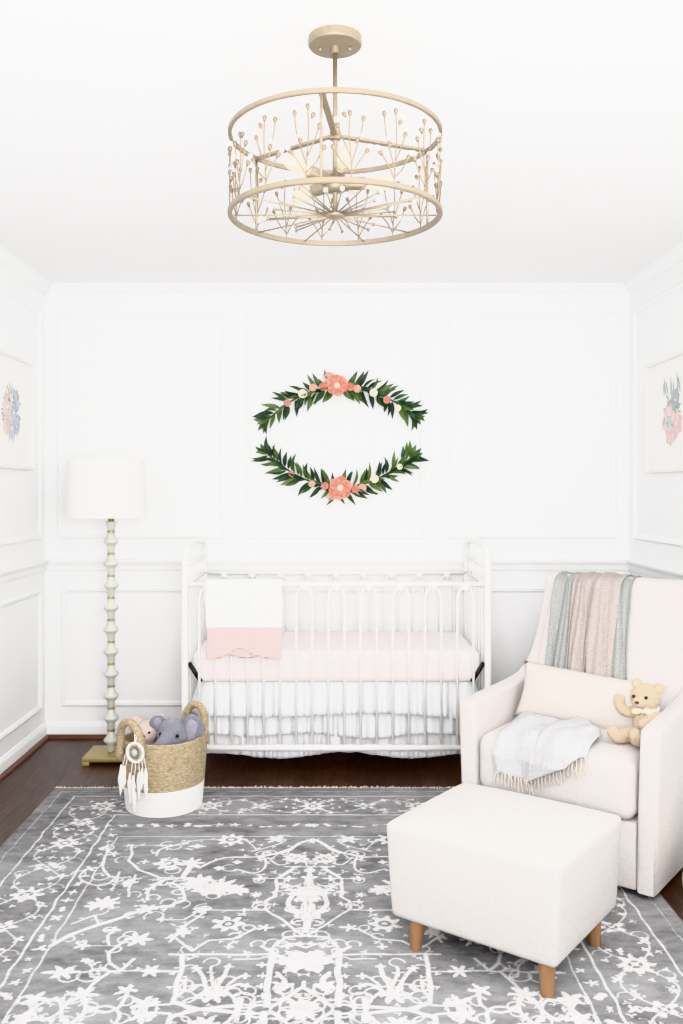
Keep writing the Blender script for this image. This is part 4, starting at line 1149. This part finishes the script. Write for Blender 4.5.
# ------------------------------------------------------------------ framed prints on the side walls
def build_print(label, wall, yc, zc, w, h, seed, palette):
    rot = PI / 2 if wall == 'left' else -PI / 2
    t = thing('framed_print', label, 'picture', (XL if wall == 'left' else XR, yc, zc - h / 2), rot, 'framed flower prints on the side walls')
    bm = bmesh.new()
    prof = [(0, 0), (0, .022), (.003, .025), (.011, .025), (.014, .021), (.014, .010)]
    rings = []
    for o, d in prof: rings.append([bm.verts.new((x, -d, z)) for x, z in ((-w / 2 + o, o), (w / 2 - o, o), (w / 2 - o, h - o), (-w / 2 + o, h - o))])
    for i in range(len(rings) - 1):
        for k in range(4): bm.faces.new((rings[i][k], rings[i][(k + 1) % 4], rings[i + 1][(k + 1) % 4], rings[i + 1][k]))
    sharp(obj('frame', bm, M['frame'], t), 30)
    bm = bmesh.new(); box(bm, -w / 2 + .012, w / 2 - .012, -.011, -.002, .012, h - .012); p = obj('paper', bm, M['paper'], t, False)
    r = random.Random(seed); bm = bmesh.new(); lay = [0]
    def petal(x, z, a, L, W, mi):
        lay[0] += 1; x *= 1.15; z = (z - h / 2) * 1.15 + h / 2; L *= 1.15; W *= 1.15; y = -.0112 - .000012 * lay[0]
        d = Vector((math.cos(a), 0, math.sin(a))); s = Vector((-math.sin(a), 0, math.cos(a))); n = 6; up = []; dn = []
        for k in range(n + 1):
            q = k / n; ww = W * math.sin(PI * q) ** .8
            c = Vector((x, y, z)) + d * L * q
            up.append(c + s * ww)
            if 0 < k < n: dn.append(c - s * ww)
        f = bm.faces.new([bm.verts.new(v) for v in up + dn[::-1]]); f.material_index = mi
    def rose(x, z, R, ms):
        for ring, k in ((1.0, 7), (.68, 6), (.4, 5)):
            for i in range(k):
                a = 2 * PI * i / k + ring * 3 + r.uniform(-.2, .2)
                petal(x + R * .15 * math.cos(a), z + R * .15 * math.sin(a), a, R * ring, R * ring * .42, r.choice(ms))
    nP = len(palette['mats'])
    for x, z, a, L, W, mi in palette['leaves'](r): petal(x, z + h / 2, a, L, W, mi)
    for x, z, R, ms in palette['roses']: rose(x, z + h / 2, R, ms)
    for x, z, a, L, W, mi in palette['top'](r): petal(x, z + h / 2, a, L, W, mi)
    obj('floral_painting', bm, [M[m] for m in palette['mats']], p, False)
def spray(r, n, rx, rz, mats, L=(.03, .06), W=.010):
    out = []
    for i in range(n):
        a = r.uniform(0, 2 * PI); k = r.uniform(.55, 1)
        out.append((rx * .6 * k * math.cos(a), rz * .6 * k * math.sin(a), a + r.uniform(-.5, .5), r.uniform(*L), W * r.uniform(.6, 1.2), r.choice(mats)))
    return out
LW = ['w_pink', 'w_blush', 'w_blue', 'w_grey', 'w_green', 'w_sage', 'w_dark']
build_print('white framed watercolour of blue grey and pink flowers on left wall', 'left', 4.40, 1.713, .61, .545, 3,
            {'mats': LW, 'leaves': lambda r: spray(r, 60, .13, .15, [2, 3, 3, 4, 5], (.03, .06), .007), 'roses': [(-.05, .02, .05, [0, 1]), (.03, .0, .045, [2, 2, 3]), (.0, -.065, .045, [1, 2]), (.06, -.06, .035, [2, 3]), (.05, .06, .04, [2, 2, 3]), (-.06, -.06, .04, [0, 1])],
             'top': lambda r: spray(r, 26, .09, .12, [3, 6, 6, 2], (.010, .022), .004)})
build_print('white framed watercolour of pink blooms with green spiky leaves on right wall', 'right', 4.31, 1.695, .66, .545, 6,
            {'mats': LW, 'leaves': lambda r: spray(r, 44, .12, .14, [3, 4, 4, 5], (.03, .05), .007) + [(-.02 + .022 * k, .075, PI / 2 + r.uniform(-.35, .35), r.uniform(.06, .1), .007, r.choice([4, 4, 5])) for k in range(-3, 6)],
             'roses': [(-.035, .0, .05, [0, 1]), (-.02, -.075, .05, [0, 1, 1]), (.05, -.04, .055, [0, 0, 1]), (-.075, -.03, .035, [1, 3]), (.035, .055, .045, [3, 5]), (-.03, -.03, .028, [4, 4])],
             'top': lambda r: spray(r, 22, .10, .11, [3, 5, 6], (.010, .022), .004)})

# ------------------------------------------------------------------ chandelier
def build_chandelier():
    cx, cy = .010, 2.245
    t = thing('chandelier', 'round gold drum chandelier with crystal bud branches hanging from the ceiling', 'chandelier', (cx, cy, ZC))
    zt, zb, R = 2.206 - ZC, 2.011 - ZC, .257
    zh = 2.088 - ZC                                     # socket hub
    r = random.Random(12)
    bm = bmesh.new(); lathe(bm, [(.066, 0), (.066, -.018), (.063, -.022), (.012, -.023), (.011, -.04), (.0, -.04)], 40); c = sharp(obj('canopy', bm, M['gold'], t))
    for s in (-1, 1):
        bm = bmesh.new(); ball(bm, (s * .036, 0, -.026), (.004, .004, .006), 10, 7); obj('screw', bm, M['gold'], c)
    bm = bmesh.new(); tube(bm, [(0, 0, -.03), (0, 0, zb + .004)], .0062, 12); obj('down_rod', bm, M['gold'], t)
    bm = bmesh.new(); lathe(bm, [(.006, zt + .012), (.013, zt + .010), (.013, zt - .010), (.006, zt - .012)], 16); sharp(obj('rod_collar', bm, M['gold'], t))
    for z, nm, tr in ((zt, 'top_ring', .0046), (zb, 'bottom_ring', .0052)):
        bm = bmesh.new(); n = 96
        lathe(bm, [(R - tr, z - tr * 1.2), (R - tr, z + tr * 1.2), (R + tr * .6, z + tr * 1.2), (R + tr, z + tr * .8), (R + tr, z - tr * .8), (R + tr * .6, z - tr * 1.2)], n, close=True)
        sharp(obj(nm, bm, M['gold'], t), 40)
    for k in range(3):
        a = math.radians(-97 + 120 * k); d = Vector((math.cos(a), math.sin(a), 0)); s = Vector((-d.y, d.x, 0))
        bm = bmesh.new(); P = [d * .010, d * R]
        vs = []
        for p in P:
            for u, v in ((-1, -1), (1, -1), (1, 1), (-1, 1)): vs.append(bm.verts.new(p + s * .0075 * u + Vector((0, 0, zt + .003 * v))))
        for i in range(4): bm.faces.new((vs[i], vs[(i + 1) % 4], vs[4 + (i + 1) % 4], vs[4 + i]))
        bm.faces.new(vs[:4]); bm.faces.new(vs[4:]); obj('support_bar', bm, M['gold'], t, False)
        bm = bmesh.new(); tube(bm, [d * R + Vector((0, 0, zb)), d * R + Vector((0, 0, zt))], .0032, 8); obj('upright', bm, M['gold'], t)
    # hub with sockets and bulbs
    bm = bmesh.new(); lathe(bm, [(.006, zh - .022), (.024, zh - .018), (.030, zh), (.024, zh + .018), (.006, zh + .022)], 24); obj('hub', bm, M['gold'], t)
    for k in range(5):
        a = math.radians(-78 + 72 * k); d = Vector((math.cos(a), math.sin(a), .26 if k % 2 == 0 else -.02)).normalized()
        c0 = Vector((0, 0, zh)) + d * .022; Rm = towards(d)
        bm = bmesh.new(); lathe(bm, [(.0, 0), (.013, .0), (.0155, .006), (.0155, .050), (.0135, .052), (.0, .052)], 20, c0, Rm); s = sharp(obj('socket', bm, M['gold'], t))
        bm = bmesh.new(); lathe(bm, [(.010, .050), (.0115, .058), (.017, .078), (.0185, .092), (.016, .108), (.009, .122), (.001, .128)], 18, c0, Rm); tag(obj('bulb', bm, M['bulb'], s), 'pale clear glass bulb')
    # crystal bud branches round the drum
    for k in range(16):
        a = 2 * PI * (k + .35) / 16; d = Vector((math.cos(a), math.sin(a), 0)); s = Vector((-d.y, d.x, 0))
        def pt(u, z, out=0.0):
            ang = a + u / R; return Vector((math.cos(ang) * (R + out), math.sin(ang) * (R + out), zb + z))
        m = 1 if k % 2 else -1
        H = r.uniform(.145, .168)
        stems = [[(0, 0), (.002 * m, .05), (.006 * m, .10), (.004 * m, H)],
                 [(.001 * m, .035), (-.010 * m, .07), (-.022 * m, .112), (-.026 * m, H * .93)],
                 [(.004 * m, .055), (.020 * m, .09), (.030 * m, .118)],
                 [(0, .015), (-.018 * m, .045), (-.034 * m, .066)],
                 [(.002 * m, .020), (.022 * m, .040), (.040 * m, .070)]]
        bm = bmesh.new()
        for st in stems: tube(bm, catmull([pt(u, z) for u, z in st], 4), .0016, 6)
        br = obj('crystal_branch', bm, M['goldd'], t)
        ends = [(st[-1], st[-2]) for st in stems] + [((-.012 * m, .088), (-.006 * m, .075)), ((.016 * m, .142), (.006 * m, .120))]
        for (u, z), (u0, z0) in ends:
            p, q = pt(u, z), pt(u0, z0); dd = (p - q).normalized()
            bm = bmesh.new(); lathe(bm, [(.0012, -.008), (.0046, -.001), (.0050, .004), (.0020, .008)], 8, p, towards(dd)); b = obj('bud', bm, M['goldd'], br)
            bm = bmesh.new(); gem(bm, p + dd * .012 + d * .004 * r.uniform(-1, 1), (.0062, .0062, .0085), towards(dd), 1)
            c2 = obj('crystal', bm, M['crystal'], br, False)
    # starburst under the drum
    bm = bmesh.new(); lathe(bm, [(.0, zb + .010), (.018, zb + .008), (.026, zb), (.018, zb - .006), (.0, zb - .009)], 24); obj('starburst_disc', bm, M['gold'], t)
    for k in range(30):
        a = 2 * PI * k / 30 + r.uniform(-.03, .03); L = (R - .010) if k % 3 == 0 else r.uniform(.11, .20)
        d = Vector((math.cos(a), math.sin(a), 0)); rise = r.uniform(0, .018) if k % 3 else 0
        bm = bmesh.new(); tube(bm, [d * .018 + Vector((0, 0, zb)), d * L + Vector((0, 0, zb + rise))], .0019, 6); ry = obj('starburst_ray', bm, M['gold'], t)
        if k % 3:
            bm = bmesh.new(); gem(bm, d * (L + .004) + Vector((0, 0, zb + rise)), .0052, None, 1); obj('bead', bm, M['gold'], ry, False)
            bm = bmesh.new(); gem(bm, d * (L + .014) + Vector((0, 0, zb + rise)), (.0065, .0065, .0065), None, 1); obj('crystal', bm, M['crystal'], ry, False)
build_chandelier()

# ------------------------------------------------------------------ light
w = bpy.data.worlds.new('daylight'); bpy.context.scene.world = w; w.use_nodes = True
w.node_tree.nodes['Background'].inputs[0].default_value = (.97, .98, 1, 1)
w.node_tree.nodes['Background'].inputs[1].default_value = .66
def area(name, loc, target, sx, sy, power, col=(1, 1, 1)):
    l = bpy.data.lights.new(name, 'AREA'); l.shape = 'RECTANGLE'; l.size = sx; l.size_y = sy; l.energy = power; l.color = col
    o = bpy.data.objects.new(name, l); C.objects.link(o); o.location = loc
    o.rotation_euler = (Vector(target) - Vector(loc)).to_track_quat('-Z', 'Y').to_euler()
    return o
area('rear_fill_light', (1.0, -3.4, 1.8), (-.1, 4.9, 1.25), 1.8, 1.8, 100, (1, .995, .99))  # added fill lamp beyond the open rear end, no window modelled there
area('second_rear_fill_light', (-.9, -3.4, 1.6), (.3, 4.9, 1.2), 1.4, 1.6, 28, (.985, .99, 1))  # weaker added fill from rear left, evens out the falloff
area('side_window_light', (1.57, 1.6, 1.55), (-.6, 2.7, .5), 1.0, 1.4, 30)
area('bounce_flash', (.1, .7, 1.35), (.1, 1.9, 2.44), 1.0, 1.0, 106)

# ------------------------------------------------------------------ camera
cd = bpy.data.cameras.new('camera'); cam = bpy.data.objects.new('camera', cd); C.objects.link(cam)
cam.location = (0, 0, CAM_Z); cam.rotation_euler = (PI / 2, 0, 0)
cd.sensor_fit = 'AUTO'; cd.sensor_width = 36; cd.lens = 36 * F_PX / 1024
cd.shift_x = (341.5 - VX) / 1024; cd.shift_y = -(512 - VY) / 1024
cd.clip_start = .05
sc = bpy.context.scene; sc.camera = cam
sc.view_settings.view_transform = 'Khronos PBR Neutral'; sc.view_settings.look = 'None'
sc.view_settings.exposure = -.12; sc.view_settings.gamma = 1.0
